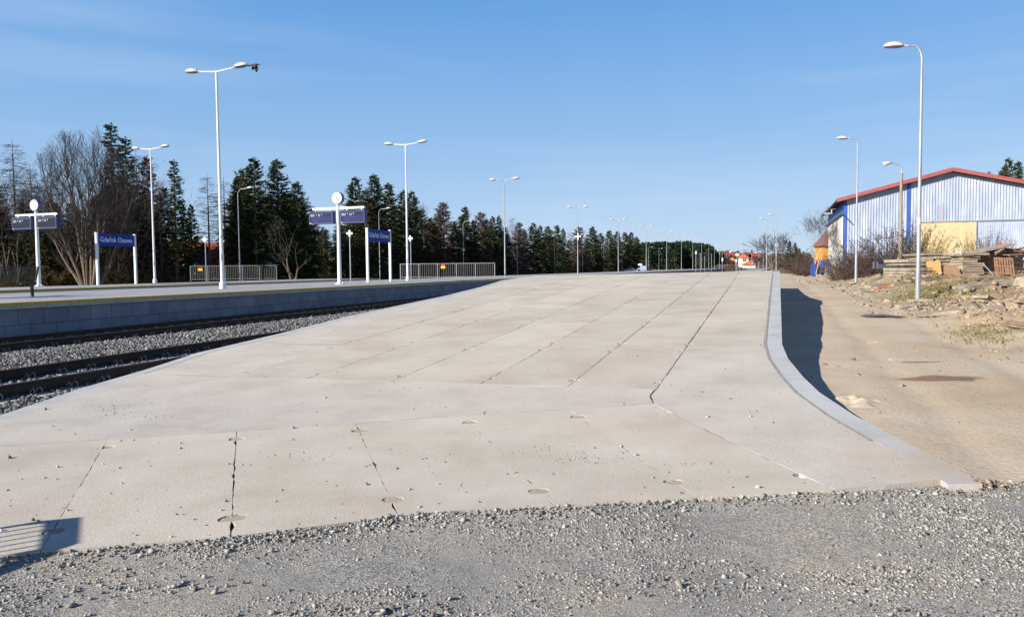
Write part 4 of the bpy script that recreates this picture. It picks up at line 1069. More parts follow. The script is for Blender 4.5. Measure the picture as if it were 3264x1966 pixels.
# ------------------------------------------------------------------ railings
def railing(a, b, label, z=PZ, panels=5, sign=None):
    a = Vector((a[0], a[1], z)); b = Vector((b[0], b[1], z)); t = tag(empty('railing', a, math.atan2(b.y - a.y, b.x - a.x)), label, 'railing', 'grey metal railings across the platform ends')
    L = (b - a).length; H = 1.18
    for k in range(panels + 1):
        mb = MB(); mb.box((L * k / panels, 0, H / 2), (0.06, 0.06, H)); mb.build('post', MT['railgrey'], t, local=True)
    mb = MB(); mb.box((L / 2, 0, H + 0.02), (L + 0.06, 0.07, 0.045)); mb.build('top_rail', MT['railgrey'], t, local=True)
    mb = MB(); mb.box((L / 2, 0, 0.15), (L, 0.03, 0.04)); mb.build('bottom_rail', MT['railgrey'], t, local=True)
    for k in range(panels):
        mb = MB(); w = L / panels
        for j in range(1, 10):
            mb.tube([(w * k + w * j / 10, 0, 0.15), (w * k + w * j / 10, 0, H)], 0.012, 6)
        mb.build('bars', MT['railgrey'], t, local=True)
    if sign:
        mb = MB(); mb.box((sign, -0.05, H - 0.12), (0.34, 0.01, 0.12), mi=0); mb.box((sign, -0.05, H - 0.27), (0.34, 0.01, 0.18), mi=1)
        mb.build('warning_sign', [MT['red'], MT['yellowsign']], t, local=True)
    return t
a = aty(608, 896, 60.0); b = aty(882, 893, 61.0); railing(a, b, 'grey barred railing at the end of the left platform', sign=0.75)
a = aty(1277, 888, 60.6); b = aty(1577, 887, 59.0); railing(a, b, 'grey barred railing across the island platform with red and yellow warning sign', sign=3.55)
mb = MB()
for (px, h) in ((1458, 1.0), (1466, 0.9), (842, 1.05), (850, 0.8)):
    pass
# ------------------------------------------------------------------ railing left of the camera, only its shadow falls into the picture
t = tag(empty('stair_railing', (-4.75, 3.52, 0)), 'galvanised barred handrail at the left ramp corner casting the striped shadow', 'railing')
RA, RB, RC = Vector((0, 0, 0)), Vector((0.27, -0.50, 0)), Vector((-0.85, -1.95, 0)); up1 = Vector((0, 0, 1.1))
mb = MB(); mb.tube([RA + Vector((0, 0, 1.02)), RA + up1 + (RB - RA) * .08, RB + up1, RB + up1 + (RC - RB) * .03, RC + up1], [.03, .045, .045, .045, .045], 10); mb.build('top_rail', MT['galv'], t, local=True)
mb = MB(); mb.bar(RA + Vector((0, 0, .1)), RB + Vector((0, 0, .1)), .03, .03); mb.build('bottom_rail', MT['galv'], t, local=True)
for q_ in (RA, RB, RC):
    mb = MB(); mb.tube([q_, q_ + Vector((0, 0, 1.05))], 0.022, 8); mb.build('post', MT['galv'], t, local=True)
mb = MB()
for j in range(1, 6): q_ = RA.lerp(RB, j / 6); mb.tube([q_ + Vector((0, 0, .1)), q_ + Vector((0, 0, 1.1))], 0.0085, 6)
mb.build('bars', MT['galv'], t, local=True)

# ------------------------------------------------------------------ white cross markers on posts
def cross(loc, rz, H, label, pole=True, sz=0.5):
    t = tag(empty('cross_marker', loc, rz), label, 'railway marker', 'white cross markers')
    if pole:
        mb = MB(); mb.tube([(0, 0, 0), (0, 0, H)], 0.035, 8); mb.build('pole', MT['galv'], t, smooth=True, local=True)
    mb = MB(); mb.box((0, -0.06, H), (sz, 0.03, 0.14)); mb.box((0, -0.062, H), (0.14, 0.03, sz)); mb.build('cross_plate', MT['white'], t, local=True)
    return t
for px, py, base_y, d, tilt, lab in ((654, 764, 896, 58.5, 0, 'white cross marker on a thin post in front of the left railing'), (1114.6, 744, 896, 50, 0.3, 'white cross marker on a thin post between the clock and the name sign'), (1308.6, 760, 889, 58.5, 0, 'white cross marker on a thin post just right of the middle lamp')):
    p = aty(px, py, d); H = p.z - PZ
    c = cross((p.x, p.y, PZ), VR + tilt, H, lab, sz=0.42)
p = aty(1842, 754, 88); cross((p.x, p.y - 0.12, PZ), VR, p.z - PZ, 'white cross marker fixed high on the silver lamp pole above the ramp', pole=False, sz=0.75)

# ------------------------------------------------------------------ bench
a = aty(105, 945, 24.3)
t = tag(empty('bench', (a.x, a.y, PZ), VR + math.pi / 2), 'black metal platform bench with slatted back at the left picture edge', 'bench')
# local +x runs along the platform away from the camera; the bench extends towards -x
for x in (-0.02, -2.2):
    mb = MB(); mb.bar((x, 0, 0), (x, 0, 0.40), 0.07, 0.07); mb.bar((x, -0.03, 0.42), (x, 0.50, 0.42), 0.05, 0.05); mb.build('leg', MT['black'], t, local=True)
mb = MB()
for k in range(6): mb.box((-1.1, 0.03 + 0.085 * k, 0.46), (2.5, 0.06, 0.03))
mb.build('seat', MT['black'], t, local=True)
mb = MB()
for k in range(7): mb.box((-1.1, 0.01 - 0.018 * k, 0.54 + 0.055 * k), (2.45, 0.014, 0.03))
mb.build('backrest', MT['black'], t, local=True)
for k in range(5):
    mb = MB(); x = 0.12 - 0.6 * k; mb.bar((x, 0.02, 0.46), (x, -0.13, 0.93), 0.035, 0.05); mb.build('back_support', MT['darkmetal'], t, local=True)
mb = MB(); mb.box((-1.1, -0.13, 0.93), (2.5, 0.04, 0.04)); mb.build('top_bar', MT['darkmetal'], t, local=True)

# ------------------------------------------------------------------ warehouse
A_ = rad(19); GD = Vector((math.cos(A_), -math.sin(A_), 0)); DD = Vector((math.sin(A_), math.cos(A_), 0)); Zv = Vector((0, 0, 1))
WD = 78.0; c = aty(2688, 880, WD); WO = Vector((c.x, c.y, 0.3))
def wp(w, d, z): return WO + GD * w + DD * d + Zv * z
def hz(px, py, y): return aty(px, py, y).z - WO.z
EAVE = hz(2680, 640, 78.3) ; HALF = 9.6; 
RIDGE = hz(3015, 548, WD - HALF * math.sin(A_)); SL = (RIDGE - EAVE) / HALF; LEN = 24.0
print('warehouse eave', EAVE, 'ridge', RIDGE)
wh = tag(empty('warehouse', WO), 'pale blue corrugated warehouse with red roof edge and yellow sliding door', 'warehouse')
def topz(w): return EAVE + SL * (HALF - abs(w - HALF))
def wpx(px):          # along-gable coordinate seen at a pixel column
    r = ray(px, 760); n = DD; 
    t_ = (WO - CAM).dot(n) / r.dot(n); p = CAM + r * t_; return (p - WO).dot(GD)
DW0, DW1 = wpx(2934), wpx(3110); DTOP = hz(3020, 708, WD - wpx(3020) * math.sin(A_)); SW0, SW1 = wpx(2889), wpx(2900)
print('door', DW0, DW1, DTOP)
def corr(mb, w0, w1, zb, zt, dep=0.075, pitch=0.25, off=0.0):
    w = w0; prof = []
    while w < w1:
        for f, dd in ((0, 0), (0.55, 0), (0.68, -dep), (0.87, -dep)):
            x = w + pitch * f
            if x < w1: prof.append((x, dd + off))
        w += pitch
    prof.append((w1, off))
    vs = []; 
    for x, dd in prof: vs += [wp(x, dd, zb(x)), wp(x, dd, zt(x))]
    mb.add(vs, [(2 * i, 2 * i + 2, 2 * i + 3, 2 * i + 1) for i in range(len(prof) - 1)])
mb = MB(); c0_ = lambda x: -0.6
corr(mb, 0.25, SW0, c0_, topz); corr(mb, SW1, DW0, c0_, topz); corr(mb, DW0, DW1, lambda x: DTOP, topz); corr(mb, DW1, 2 * HALF, lambda x: DTOP, topz)
corr(mb, DW1 + 0.05, 2 * HALF, c0_, lambda x: DTOP, pitch=0.15, dep=0.03, off=-0.02)
mb.build('front_wall', MT['metalblue'], wh)
mb = MB(); mb.add([wp(0, 0.02, -0.6), wp(0, 0.02, EAVE), wp(0, LEN, EAVE), wp(0, LEN, -0.6)], [(0, 3, 2, 1)][::1]); mb.add([wp(2 * HALF, 0.02, -0.6), wp(2 * HALF, LEN, -0.6), wp(2 * HALF, LEN, EAVE), wp(2 * HALF, 0.02, EAVE)], [(0, 1, 2, 3)])
mb.add([wp(0, LEN, -0.6), wp(0, LEN, EAVE), wp(HALF, LEN, RIDGE), wp(2 * HALF, LEN, EAVE), wp(2 * HALF, LEN, -0.6)], [(0, 1, 2, 3, 4)])
mb.build('side_wall', MT['blue'], wh)
mb = MB(); 
for (w0, w1, z0, z1) in ((-0.02, 0.25, -0.6, EAVE + 0.02), (SW0, SW1, -0.6, topz(SW0))):
    cw = (w0 + w1) / 2; mb.box(wp(cw, 0.0, (z0 + z1) / 2), (w1 - w0, 0.16, z1 - z0), rz=-A_)
mb.build('blue_strip', MT['blue'], wh)
mb = MB()
SZ = hz(2681, 686, 78.2)
y = 0.4
while y < LEN - 0.4:      # white sheets in front of the lower side wall
    w = 0.75; vs = [wp(-0.05, y, -0.6), wp(-0.05, y, SZ), wp(-0.16, y + 0.1, SZ), wp(-0.16, y + 0.1, -0.6), wp(-0.16, y + w * .75, -0.6), wp(-0.16, y + w * .75, SZ), wp(-0.05, y + w * .85, SZ), wp(-0.05, y + w * .85, -0.6), wp(-0.05, y + w, SZ), wp(-0.05, y + w, -0.6)]
    mb.add(vs, [(0, 1, 2, 3), (3, 2, 5, 4), (4, 5, 6, 7), (7, 6, 8, 9)]); y += w
mb.build('side_cladding', MT['whitesheet'], wh)
mb = MB(); mb.bar(wp(-0.22, 0.2, SZ + 0.05), wp(-0.22, LEN, SZ + 0.05), 0.3, 0.10); mb.build('side_canopy', MT['darkmetal'], wh)
mb = MB(); mb.box(wp((DW0 + DW1) / 2, -0.08, (DTOP - 0.6) / 2), (DW1 - DW0, 0.06, DTOP + 0.5), rz=-A_)
x = DW0 + 0.1
while x < DW1 - 0.05: mb.box(wp(x, -0.12, (DTOP - 0.6) / 2), (0.03, 0.02, DTOP + 0.45), rz=-A_); x += 0.155
dr = mb.build('sliding_door', MT['door'], wh)
mb = MB(); mb.bar(wp(DW0 - 0.3, -0.11, DTOP + 0.06), wp(2 * HALF, -0.11, DTOP + 0.06), 0.12, 0.12); mb.bar(wp(DW1 + 0.03, -0.12, -0.5), wp(DW1 + 0.03, -0.12, DTOP), 0.07, 0.07, up=Vector((0, 1, 0))); mb.build('door_track', MT['galv'], wh)
mb = MB(); OV = 0.75; OE = 0.75; RT_ = 0.16
for s in (0, 1):
    pe = lambda d, dz: wp((-OE if s == 0 else 2 * HALF + OE), d, EAVE - SL * OE + 0.12 + dz); pr_ = lambda d, dz: wp(HALF, d, RIDGE + 0.12 + dz)
    vs = [pe(-OV, 0), pr_(-OV, 0), pr_(LEN + .5, 0), pe(LEN + .5, 0), pe(-OV, RT_), pr_(-OV, RT_), pr_(LEN + .5, RT_), pe(LEN + .5, RT_)]
    mb.add(vs, [(0, 1, 2, 3), (4, 7, 6, 5), (0, 4, 5, 1), (1, 5, 6, 2), (2, 6, 7, 3), (3, 7, 4, 0)])
rf = mb.build('roof', MT['roofdark'], wh)
for s in (0, 1):
    a = wp((-OE - .02 if s == 0 else 2 * HALF + OE), -OV - 0.03, EAVE - SL * OE + 0.16); b = wp(HALF, -OV - 0.03, RIDGE + 0.16)
    mb = MB(); mb.bar(a, b, 0.06, 0.36); mb.build('verge_board', MT['roofred'], rf)
mb = MB(); mb.bar(wp(-OE - 0.05, -OV + .1, EAVE - SL * OE + 0.08), wp(-OE - 0.05, LEN + .5, EAVE - SL * OE + 0.08), 0.14, 0.14); mb.build('gutter', MT['darkmetal'], rf)
mb = MB(); mb.tube([wp(-0.9, 4, EAVE - 1.1), wp(-0.9, 4.3, EAVE - 0.6), wp(-0.3, 5, EAVE - 0.5)], 0.06, 6); mb.ellipsoid(wp(-1.25, 4, EAVE - 1.05), (0.5, 0.2, 0.12), 12, 5); mb.build('wall_lamp', MT['lampgrey'], wh, smooth=True)
mb = MB(); mb.tube([wp(-0.05, -0.1, SZ + 0.0), wp(0.7, -0.35, SZ - 0.9)], 0.05, 6); mb.build('downpipe', MT['darkmetal'], wh)
mb = MB(); mb.box(wp((DW0 + DW1) / 2 + 1.0, -0.14, hz(3041, 808, 73)), (0.5, 0.02, 0.55), rz=-A_); mb.build('notice', MT['white'], dr)
mb = MB()
for (px, y0, y1) in ((2992, 655, 706), (3002, 648, 706), (3013, 652, 706), (2975, 630, 652), (2958, 640, 660)):
    w_ = wpx(px); d_ = WD - w_ * math.sin(A_); z0, z1 = hz(px, y1, d_), hz(px, y0, d_); mb.box(wp(w_, -0.048, (z0 + z1) / 2), (0.055, 0.006, z1 - z0), rz=-A_)
mb.build('rust_streaks', M('rust', [(0.30, 0.22, 0.22), (0.42, 0.36, 0.38)], 5, 0.9), wh)

# ------------------------------------------------------------------ blue gate, ochre shed
def gbox(px0, px1, py0, py1, d, dep):
    a = aty(px0, py1, d); b = aty(px1, py0, d); m_ = MB(); m_.box(((a.x + b.x) / 2, d, (a.z + b.z) / 2), (b.x - a.x, dep, b.z - a.z)); return m_
p = aty(2585, 882, 74)
t = tag(empty('blue_gate', (p.x, p.y, 0.35)), 'blue painted metal gate posts and panels beside the warehouse side wall', 'gate')
for (x0, x1, y0, y1, nm) in ((2588, 2600, 843, 882, 'left_panel'), (2617, 2626, 829, 877, 'right_panel'), (2638, 2642, 825, 877, 'far_post'), (2585, 2587, 841, 878, 'near_post')):
    gbox(x0, x1, y0, y1, 74 if x0 < 2605 else 75, .15).build(nm, MT['blue'], t)
gbox(2585, 2641, 842, 843.5, 74.4, .08).build('top_bar', MT['blue'], t)
gbox(2601, 2641, 846.5, 848, 74.4, .08).build('lower_bar', MT['blue'], t)
p = aty(2628, 870, 98); t = tag(empty('ochre_shed', (p.x, p.y, 0.4)), 'ochre walled shed with brown roof behind the blue gate', 'shed')
mb = MB(); mb.box((p.x + 2.2, p.y + 1, 2.2), (5.0, 3, 4.4)); mb.build('wall', MT['orangewall'], t)
mb = MB(); mb.add([(p.x - 0.6, p.y - .8, 4.1), (p.x + 5.2, p.y - .8, 4.1), (p.x + 5.2, p.y + 2.8, 4.1), (p.x - .6, p.y + 2.8, 4.1), (p.x + .6, p.y + 1, 6.2), (p.x + 5.2, p.y + 1, 6.2)], [(0, 1, 5, 4), (3, 4, 5, 2), (0, 4, 3), (1, 2, 5), (0, 3, 2, 1)]); mb.build('roof', M('brownroof', [(0.16, 0.08, 0.06), (0.20, 0.10, 0.08)], 2), t)

# ------------------------------------------------------------------ stacked concrete plates, boards, pallets
SH = 42.0
def px_box(px0, px1, py0, py1, d):
    a = aty(px0, py1, d); b = aty(px1, py0, d); return a.x, b.x, a.z, b.z
def plate(mb, x0, x1, z0, z1, y, dep=1.0, rz=0.0, tilt=0.0, rg=None):
    r = rg or rng; n = 7
    # irregular worn slab: outline jittered
    Mx = Matrix.Rotation(rz, 3, 'Z') @ Matrix.Rotation(-tilt, 3, 'Y')
    cx, cz = (x0 + x1) / 2, (z0 + z1) / 2; hx, hz_, hy = (x1 - x0) / 2, (z1 - z0) / 2, dep / 2
    top = []; bot_ = []
    for (sx, sy) in ((-1, -1), (0, -1), (1, -1), (1, 1), (0, 1), (-1, 1)):
        jx, jy = r.gauss(0, 0.02), r.gauss(0, 0.02)
        top.append(Vector((sx * hx + jx, sy * hy + jy, hz_ + r.gauss(0, .006)))); bot_.append(Vector((sx * hx + jx * .4, sy * hy + jy * .4, -hz_ + r.gauss(0, .006))))
    vs = [Mx @ v + Vector((cx, y, cz)) for v in bot_ + top]; n = 6
    mb.add(vs, [tuple(reversed(range(n))), tuple(range(n, 2 * n))] + [(i, (i + 1) % n, (i + 1) % n + n, i + n) for i in range(n)])
def plates(rows, group, label_fmt, d):
    for i, (px0, px1, py0, py1, dep, rz, dd) in enumerate(rows):
        jx = rng.uniform(-.09, .09); x0, x1, z0, z1 = px_box(px0, px1, py0, py1, d + dd)
        mb = MB(); plate(mb, x0 + jx, x1 + jx * .4, z0, z1 - 0.022, d + dd + dep / 2 + rng.uniform(-.06, .06), dep, rz + rng.uniform(-.03, .03), tilt=rng.uniform(-.015, .015))
        tag(mb.build('concrete_plate', MT['plate']), label_fmt % ORD[i], 'concrete plate', group)
plates([(3069, 3136, 866, 875, 2.8, 0.03, 0), (3066, 3137, 858, 866, 2.8, -0.02, 0.05), (3067, 3134, 850.5, 858, 2.8, 0.02, 0), (3063, 3137, 843, 850, 2.8, 0, .05), (3060, 3136, 836, 843, 2.8, 0.05, 0.1)],
       'worn concrete road plates in the stack right of the brown board', '%s concrete plate from the bottom in the stack right of the brown board', SH)
plates([(3066, 3120, 828, 835.5, 2.6, 0, .1), (3067, 3123, 821, 828, 2.6, .03, .1), (3069, 3125, 814, 820.5, 2.6, 0, .1), (3061, 3152, 804, 813.5, 2.2, 0.06, .0)],
       'concrete plates in the upper half of the right stack', '%s plate from the bottom in the upper right half-stack by the pallets', SH)
plates([(2893, 2962, 882, 891, 2.5, 0, .5), (2889, 2966, 873, 881.5, 2.6, .02, .6), (2887, 2961, 864, 872.5, 2.6, 0, .6), (2889, 2964, 852, 863, 2.6, 0, .7), (2893, 2958, 838, 846, 2.6, -.02, .8), (2890, 2972, 824, 836, 2.6, .03, .8)],
       'worn concrete plates in the left stack by the tall lamp', '%s concrete plate from the bottom in the left stack by the tall lamp', SH)
plates([(3004, 3058, 836, 843.5, 2, 0, 1.2), (2985, 3048, 825, 834, 2.2, .04, 1.2), (2955, 3010, 816, 825, 2.2, -.05, 1.3), (3012, 3058, 816, 824, 2.2, 0, 1.1), (2950, 3018, 806, 813, 2.4, .03, 1.2), (3008, 3063, 806.5, 814, 2.4, -.04, 1.1)],
       'broken concrete plates piled behind the chipboard sheet', '%s broken plate counted upwards in the pile behind the chipboard', SH)
# chipboard and brown board leaning on the pile
def board(poly_px, d, lean, thick, mat, name, label, cat):
    fr = []; bk = []
    pz = [aty(px, py, d) for px, py in poly_px]; zb = min(p.z for p in pz)
    for p in pz:
        off = (p.z - zb) * lean; fr.append(Vector((p.x, p.y + off, p.z))); bk.append(Vector((p.x, p.y + off + thick, p.z)))
    n = len(fr); mb = MB(); mb.add(fr + bk, [tuple(range(n)), tuple(reversed(range(n, 2 * n)))] + [(i, i + n, (i + 1) % n + n, (i + 1) % n) for i in range(n)])
    return tag(mb.build(name, MT[mat]), label, cat)
board([(2961, 880), (2973, 885), (3003, 884), (3004, 845), (3006, 838), (3003, 832), (2966, 832), (2960, 836)], SH - 0.5, 0.25, 0.03, 'osb', 'chipboard_sheet', 'yellowish chipboard sheet leaning upright against the plate pile', 'board')
board([(3004, 882), (3067, 880), (3057, 845), (3001, 846)], SH - 0.35, 0.35, 0.03, 'ply', 'brown_board', 'smooth brown board leaning between the chipboard and the plate stack', 'board')
# pallets
def pallet(name, loc, rot, label, w=1.2, l=0.9, mat='redwood', group=None):
    t = tag(empty(name, loc), label, 'pallet', group); t.rotation_euler = rot
    for k in range(7):
        mb = MB(); x = -w / 2 + w * (k + 0.5) / 7; mb.box((x, 0, 0.13), (w / 7 * 0.55, l, 0.022)); mb.build('top_board', MT[mat], t, local=True)
    for s in (-1, 0, 1):
        mb = MB(); mb.box((0, s * (l / 2 - 0.05), 0.065), (w, 0.09, 0.105)); mb.build('bearer', MT[mat], t, local=True)
    for s in (-1, 0, 1):
        mb = MB(); mb.box((s * (w / 2 - 0.06), 0, 0.0), (0.1, l, 0.022)); mb.build('bottom_board', MT[mat], t, local=True)
    return t
a = aty(3199, 850, SH - 0.6)
pallet('pallet', (a.x, a.y, a.z), (rad(76), rad(3), rad(4)), 'reddish wooden pallet leaning upright against the pallet stacks', w=1.05, l=0.95)
k = 0
for (px, base, n_, dd, nm) in ((3160, 866, 8, 0.9, 'stack left behind the upright pallet'), (3238, 862, 8, 1.1, 'stack right behind the upright pallet')):
    a = aty(px, base, SH + dd)
    for j in range(n_):
        pallet('pallet', (a.x + rng.uniform(-.06, .06), a.y + .6, a.z + 0.15 * j), (0, rng.uniform(-.02, .02), rng.uniform(-.1, .1)), 'weathered pallet, %s from the bottom of the %s' % (ORD[j], nm), mat='wood', group='weathered pallets in the ' + nm, w=1.15)
# slanting plates on top
for (ax, ay, bx, by, w_, th, lab) in ((3092, 806, 3205, 782, 0.9, 0.13, 'long concrete plate slanting up to the right across the pile top'), (3160, 806, 3212, 775, 0.75, 0.12, 'steepest broken plate sticking up at the top of the pile')):
    a = aty(ax, ay, SH + .6); b = aty(bx, by, SH + .7); mb = MB(); mb.bar(a, b, w_, th); tag(mb.build('slanting_plate', MT['plate']), lab, 'concrete plate')
for i, (px0, px1, py0, py1) in enumerate(((3200, 3250, 791, 797), (3206, 3256, 799, 804), (3196, 3262, 806, 811))):
    x0, x1, z0, z1 = px_box(px0, px1, py0, py1, SH + 1.2); mb = MB(); mb.box(((x0 + x1) / 2, SH + 1.7, (z0 + z1) / 2), (x1 - x0, 0.9, z1 - z0), rz=rng.uniform(-.15, .15)); tag(mb.build('timber', MT['wood']), '%s weathered timber from the top of the heap at the right edge' % ORD[i], 'timber', 'weathered timbers on the right heap')
for i in range(16):
    cx, cy = rng.uniform(3165, 3270), rng.uniform(790, 838); L_ = rng.uniform(15, 32); a = aty(cx - L_, cy + rng.uniform(-7, 9), SH + rng.uniform(.3, .8)); b = aty(cx + L_, cy + rng.uniform(-9, 7), SH + rng.uniform(.3, 1.6))
    mb = MB(); mb.bar(a, b, rng.uniform(.08, .2), rng.uniform(.03, .07)); tag(mb.build('loose_board', MT[rng.choice(['wood', 'wood', 'plate', 'redwood'])]), 'loose weathered board jutting from the timber heap at the right edge', 'board', 'loose boards on the timber heap')
for i in range(5):
    a = aty(rng.uniform(3188, 3200), rng.uniform(784, 800), SH + 1); b = aty(rng.uniform(3215, 3235), rng.uniform(795, 812), SH + 1.2)
    if i == 0: a = aty(3189, 776, SH + 1)
    mb = MB(); mb.tube([a, a.lerp(b, .5) + Vector((0, 0, rng.uniform(-.1, .1))), b], 0.035, 6); tag(mb.build('metal_rod', MT['darkmetal']), 'dark bent metal rods tangled on top of the pallet heap', 'rod', 'tangled rods on the heap')
a = aty(3188, 776, SH + .95); mb = MB(); mb.ellipsoid(a, (0.08, 0.08, 0.08), 10, 6); tag(mb.build('red_cap', MT['red'], smooth=True), 'small red cap on the rod end above the plates', 'cap')
a = aty(3134, 841, SH - .9); b = aty(3168, 878, SH - 1.2); mb = MB(); mb.tube([a, b], 0.03, 6); tag(mb.build('leaning_rod', MT['galv']), 'thin pale rod leaning between the plate stack and the upright pallet', 'rod')
# blue-grey trough
x0, x1, z0, z1 = px_box(2800, 2887, 833, 857, 46)
mb = MB(); mb.box(((x0 + x1) / 2, 46.4, (z0 + z1) / 2), (x1 - x0, 0.7, z1 - z0), taper=1.0)
tr = tag(mb.build('metal_trough', M('faded_blue_grey', [(0.09, 0.088, 0.08), (0.08, 0.095, 0.12), (0.045, 0.085, 0.19)], 1.2, 0.7)), 'faded grey and blue metal trough left of the plate stacks', 'trough')
mb = MB(); mb.box(((x0 + x1) / 2, 46.0, z1 - 0.02), (x1 - x0 + .06, 0.06, 0.07)); mb.build('rim', MT['darkmetal'], tr)
a = aty(2864, 858, 45.6); b = aty(2863, 820, 45.6); mb = MB(); mb.tube([a, b], 0.045, 8); tag(mb.build('metal_post', MT['galv']), 'short grey post standing in front of the faded trough', 'post')
# wire cage
a = aty(2945, 884, SH - .6); mb = MB()
for i in range(6):
    for j in range(2):
        x = a.x + i * 0.08; mb.tube([(x, a.y + j * .3, a.z - .2), (x + .03, a.y + j * .3, a.z + .55)], 0.012, 5)
for k in range(4): mb.tube([(a.x - .05, a.y - .02, a.z + .15 * k), (a.x + .5, a.y - .02, a.z + .15 * k + .05)], 0.012, 5)
tag(mb.build('wire_cage', MT['darkmetal']), 'bent reinforcing wire cage at the foot of the chipboard', 'wire cage')

# ------------------------------------------------------------------ debris on the bank
def on_sand(px, py):
    r = ray(px, py); t = 4.0
    while t < 90:
        p = CAM + r * t
        if p.z <= sand_z(p.x, p.y, False): break
        t += 0.05
    return p
def rock(mb, c, size, seed, sx=1.0, sy=1.0, sz=0.6):
    import bmesh
    bm = bmesh.new(); bmesh.ops.create_icosphere(bm, subdivisions=2, radius=1.0)
    vs = []
    for v in bm.verts:
        n1 = noise.noise(v.co * 1.3 + Vector((seed, 0, 0))); n2 = noise.noise(v.co * 3 + Vector((0, seed, 0)))
        p = v.co * (1 + 0.45 * n1 + 0.2 * n2); vs.append((c[0] + p.x * size * sx, c[1] + p.y * size * sy, c[2] + p.z * size * sz))
    o = len(mb.v); fs = [tuple(v.index for v in f.verts) for f in bm.faces]; mb.add(vs, fs); bm.free()
for (px, py, w, dd, h, rz, lab) in ((3120, 915, 1.6, 0.9, 0.12, 0.15, 'broken flat slab lying tilted left of the dark hollow on the bank'), (3222, 906, 2.3, 1.3, 0.14, 0.1, 'large broken slab bridging the dark hollow on the bank'), (2795, 915, 1.1, 0.5, 0.13, 0.2, 'pale slab fragment above the orange plank'), (3020, 1000, 1.5, 0.6, 0.10, -0.35, 'pale slab edge half buried in the bank')):
    p = on_sand(px, py); mb = MB(); plate(mb, p.x - w / 2, p.x + w / 2, p.z + 0.0, p.z + h, p.y, dd, rz, tilt=0.06 if w > 2 else 0.10)
    tag(mb.build('slab_fragment', MT['plate']), lab, 'slab fragment')
p = on_sand(3225, 925); mb = MB(); rock(mb, (p.x + 1.1, p.y + .3, p.z + .15), 0.75, 3.3, 1, .7, .6); tag(mb.build('boulder', MT['plate']), 'rounded grey lump at the right edge beside the dark hollow', 'boulder')
for (px, py, px2, py2, mat, lab) in ((2795, 922, 2833, 915, 'orange', 'bright orange plastic strip lying on the bank debris'), (3200, 1040, 3275, 1053, 'wood', 'long weathered plank lying at the right edge of the bank'), (3205, 1032, 3275, 1042, 'wood', 'second plank lying just behind the long weathered plank'), (2712, 925, 2790, 932, 'plate', 'thin pale plank among rubble left of the orange strip')):
    a = on_sand(px, py); b = on_sand(px2, py2); a = Vector((a.x, a.y, a.z + .05)); b = Vector((b.x, b.y, b.z + .06)); mb = MB(); mb.bar(a, b, 0.17, 0.045); tag(mb.build('plank', MT[mat]), lab, 'plank')
a = on_sand(2815, 1010); mb = MB(); vs = []; nx, ny = 9, 5
for j in range(ny):
    for i in range(nx):
        x = a.x + (i - 4) * 0.14; y_ = a.y + (j - 2) * 0.12; vs.append((x + rng.uniform(-.03, .03), y_, sand_z(x, y_) + 0.02 + 0.14 * max(0, noise.noise(Vector((x * 3, y_ * 3, 2))) + .2) * (1 - abs(i - 4) / 5)))
mb.add(vs, [(j * nx + i, j * nx + i + 1, (j + 1) * nx + i + 1, (j + 1) * nx + i) for j in range(ny - 1) for i in range(nx - 1)])
o = mb.build('crumpled_cloth', M('dark_cloth', [(0.06, 0.065, 0.07), (0.11, 0.115, 0.12)], 4, 0.8)); tag(o, 'crumpled dark grey sheet lying on the dirt road edge', 'cloth'); so = o.modifiers.new('s', 'SOLIDIFY'); so.thickness = 0.008
fr_ = random.Random(99)
for k in range(26):
    px, py = fr_.choice([(fr_.gauss(2790, 50), fr_.gauss(930, 8)), (fr_.gauss(2880, 40), fr_.gauss(975, 12)), (fr_.gauss(3130, 70), fr_.gauss(960, 22)), (fr_.gauss(2930, 30), fr_.gauss(893, 5)), (fr_.gauss(2700, 30), fr_.gauss(905, 6))])
    if px > 3300: continue
    p = on_sand(px, py); mb = MB(); w = fr_.uniform(.25, .75); plate(mb, p.x - w / 2, p.x + w / 2, p.z + 0.0, p.z + fr_.uniform(.05, .10), p.y, w * fr_.uniform(.5, .9), fr_.uniform(0, 3), tilt=fr_.uniform(-.3, .3))
    tag(mb.build('slab_fragment', MT[fr_.choice(['plate', 'plate', 'rubble'])]), 'flat broken concrete piece lying tilted in the bank rubble', 'slab fragment', 'broken concrete pieces in the bank rubble')
# heap of sand beside the ramp wall
for (px, py, s_, lab, sd_) in ((2705, 1283, 0.42, 'lumpy heap of excavated sand against the ramp wall', 5), (2800, 1092, 0.35, 'flat lumpy patch of sand on the road right of the shadow', 8)):
    p = on_sand(px, py); mb = MB(); vs = []; n = 36
    for j in range(n):
        for i in range(n):
            u_, v_ = (i / (n - 1) * 2 - 1), (j / (n - 1) * 2 - 1); r_ = math.hypot(u_, v_); x, y_ = p.x + u_ * s_ * 1.5, p.y + v_ * s_
            h = max(0, 1 - r_) * (0.10 if s_ > .4 else 0.05) * (0.7 + 0.8 * noise.fractal(Vector((x * 5, y_ * 5, sd_)), 1.0, 2.0, 4)); vs.append((x, y_, sand_z(x, y_) + h - 0.02))
    mb.add(vs, [(j * n + i, j * n + i + 1, (j + 1) * n + i + 1, (j + 1) * n + i) for j in range(n - 1) for i in range(n - 1)])
    tag(mb.build('sand_heap', MT['sand'], smooth=True), lab, 'sand heap')
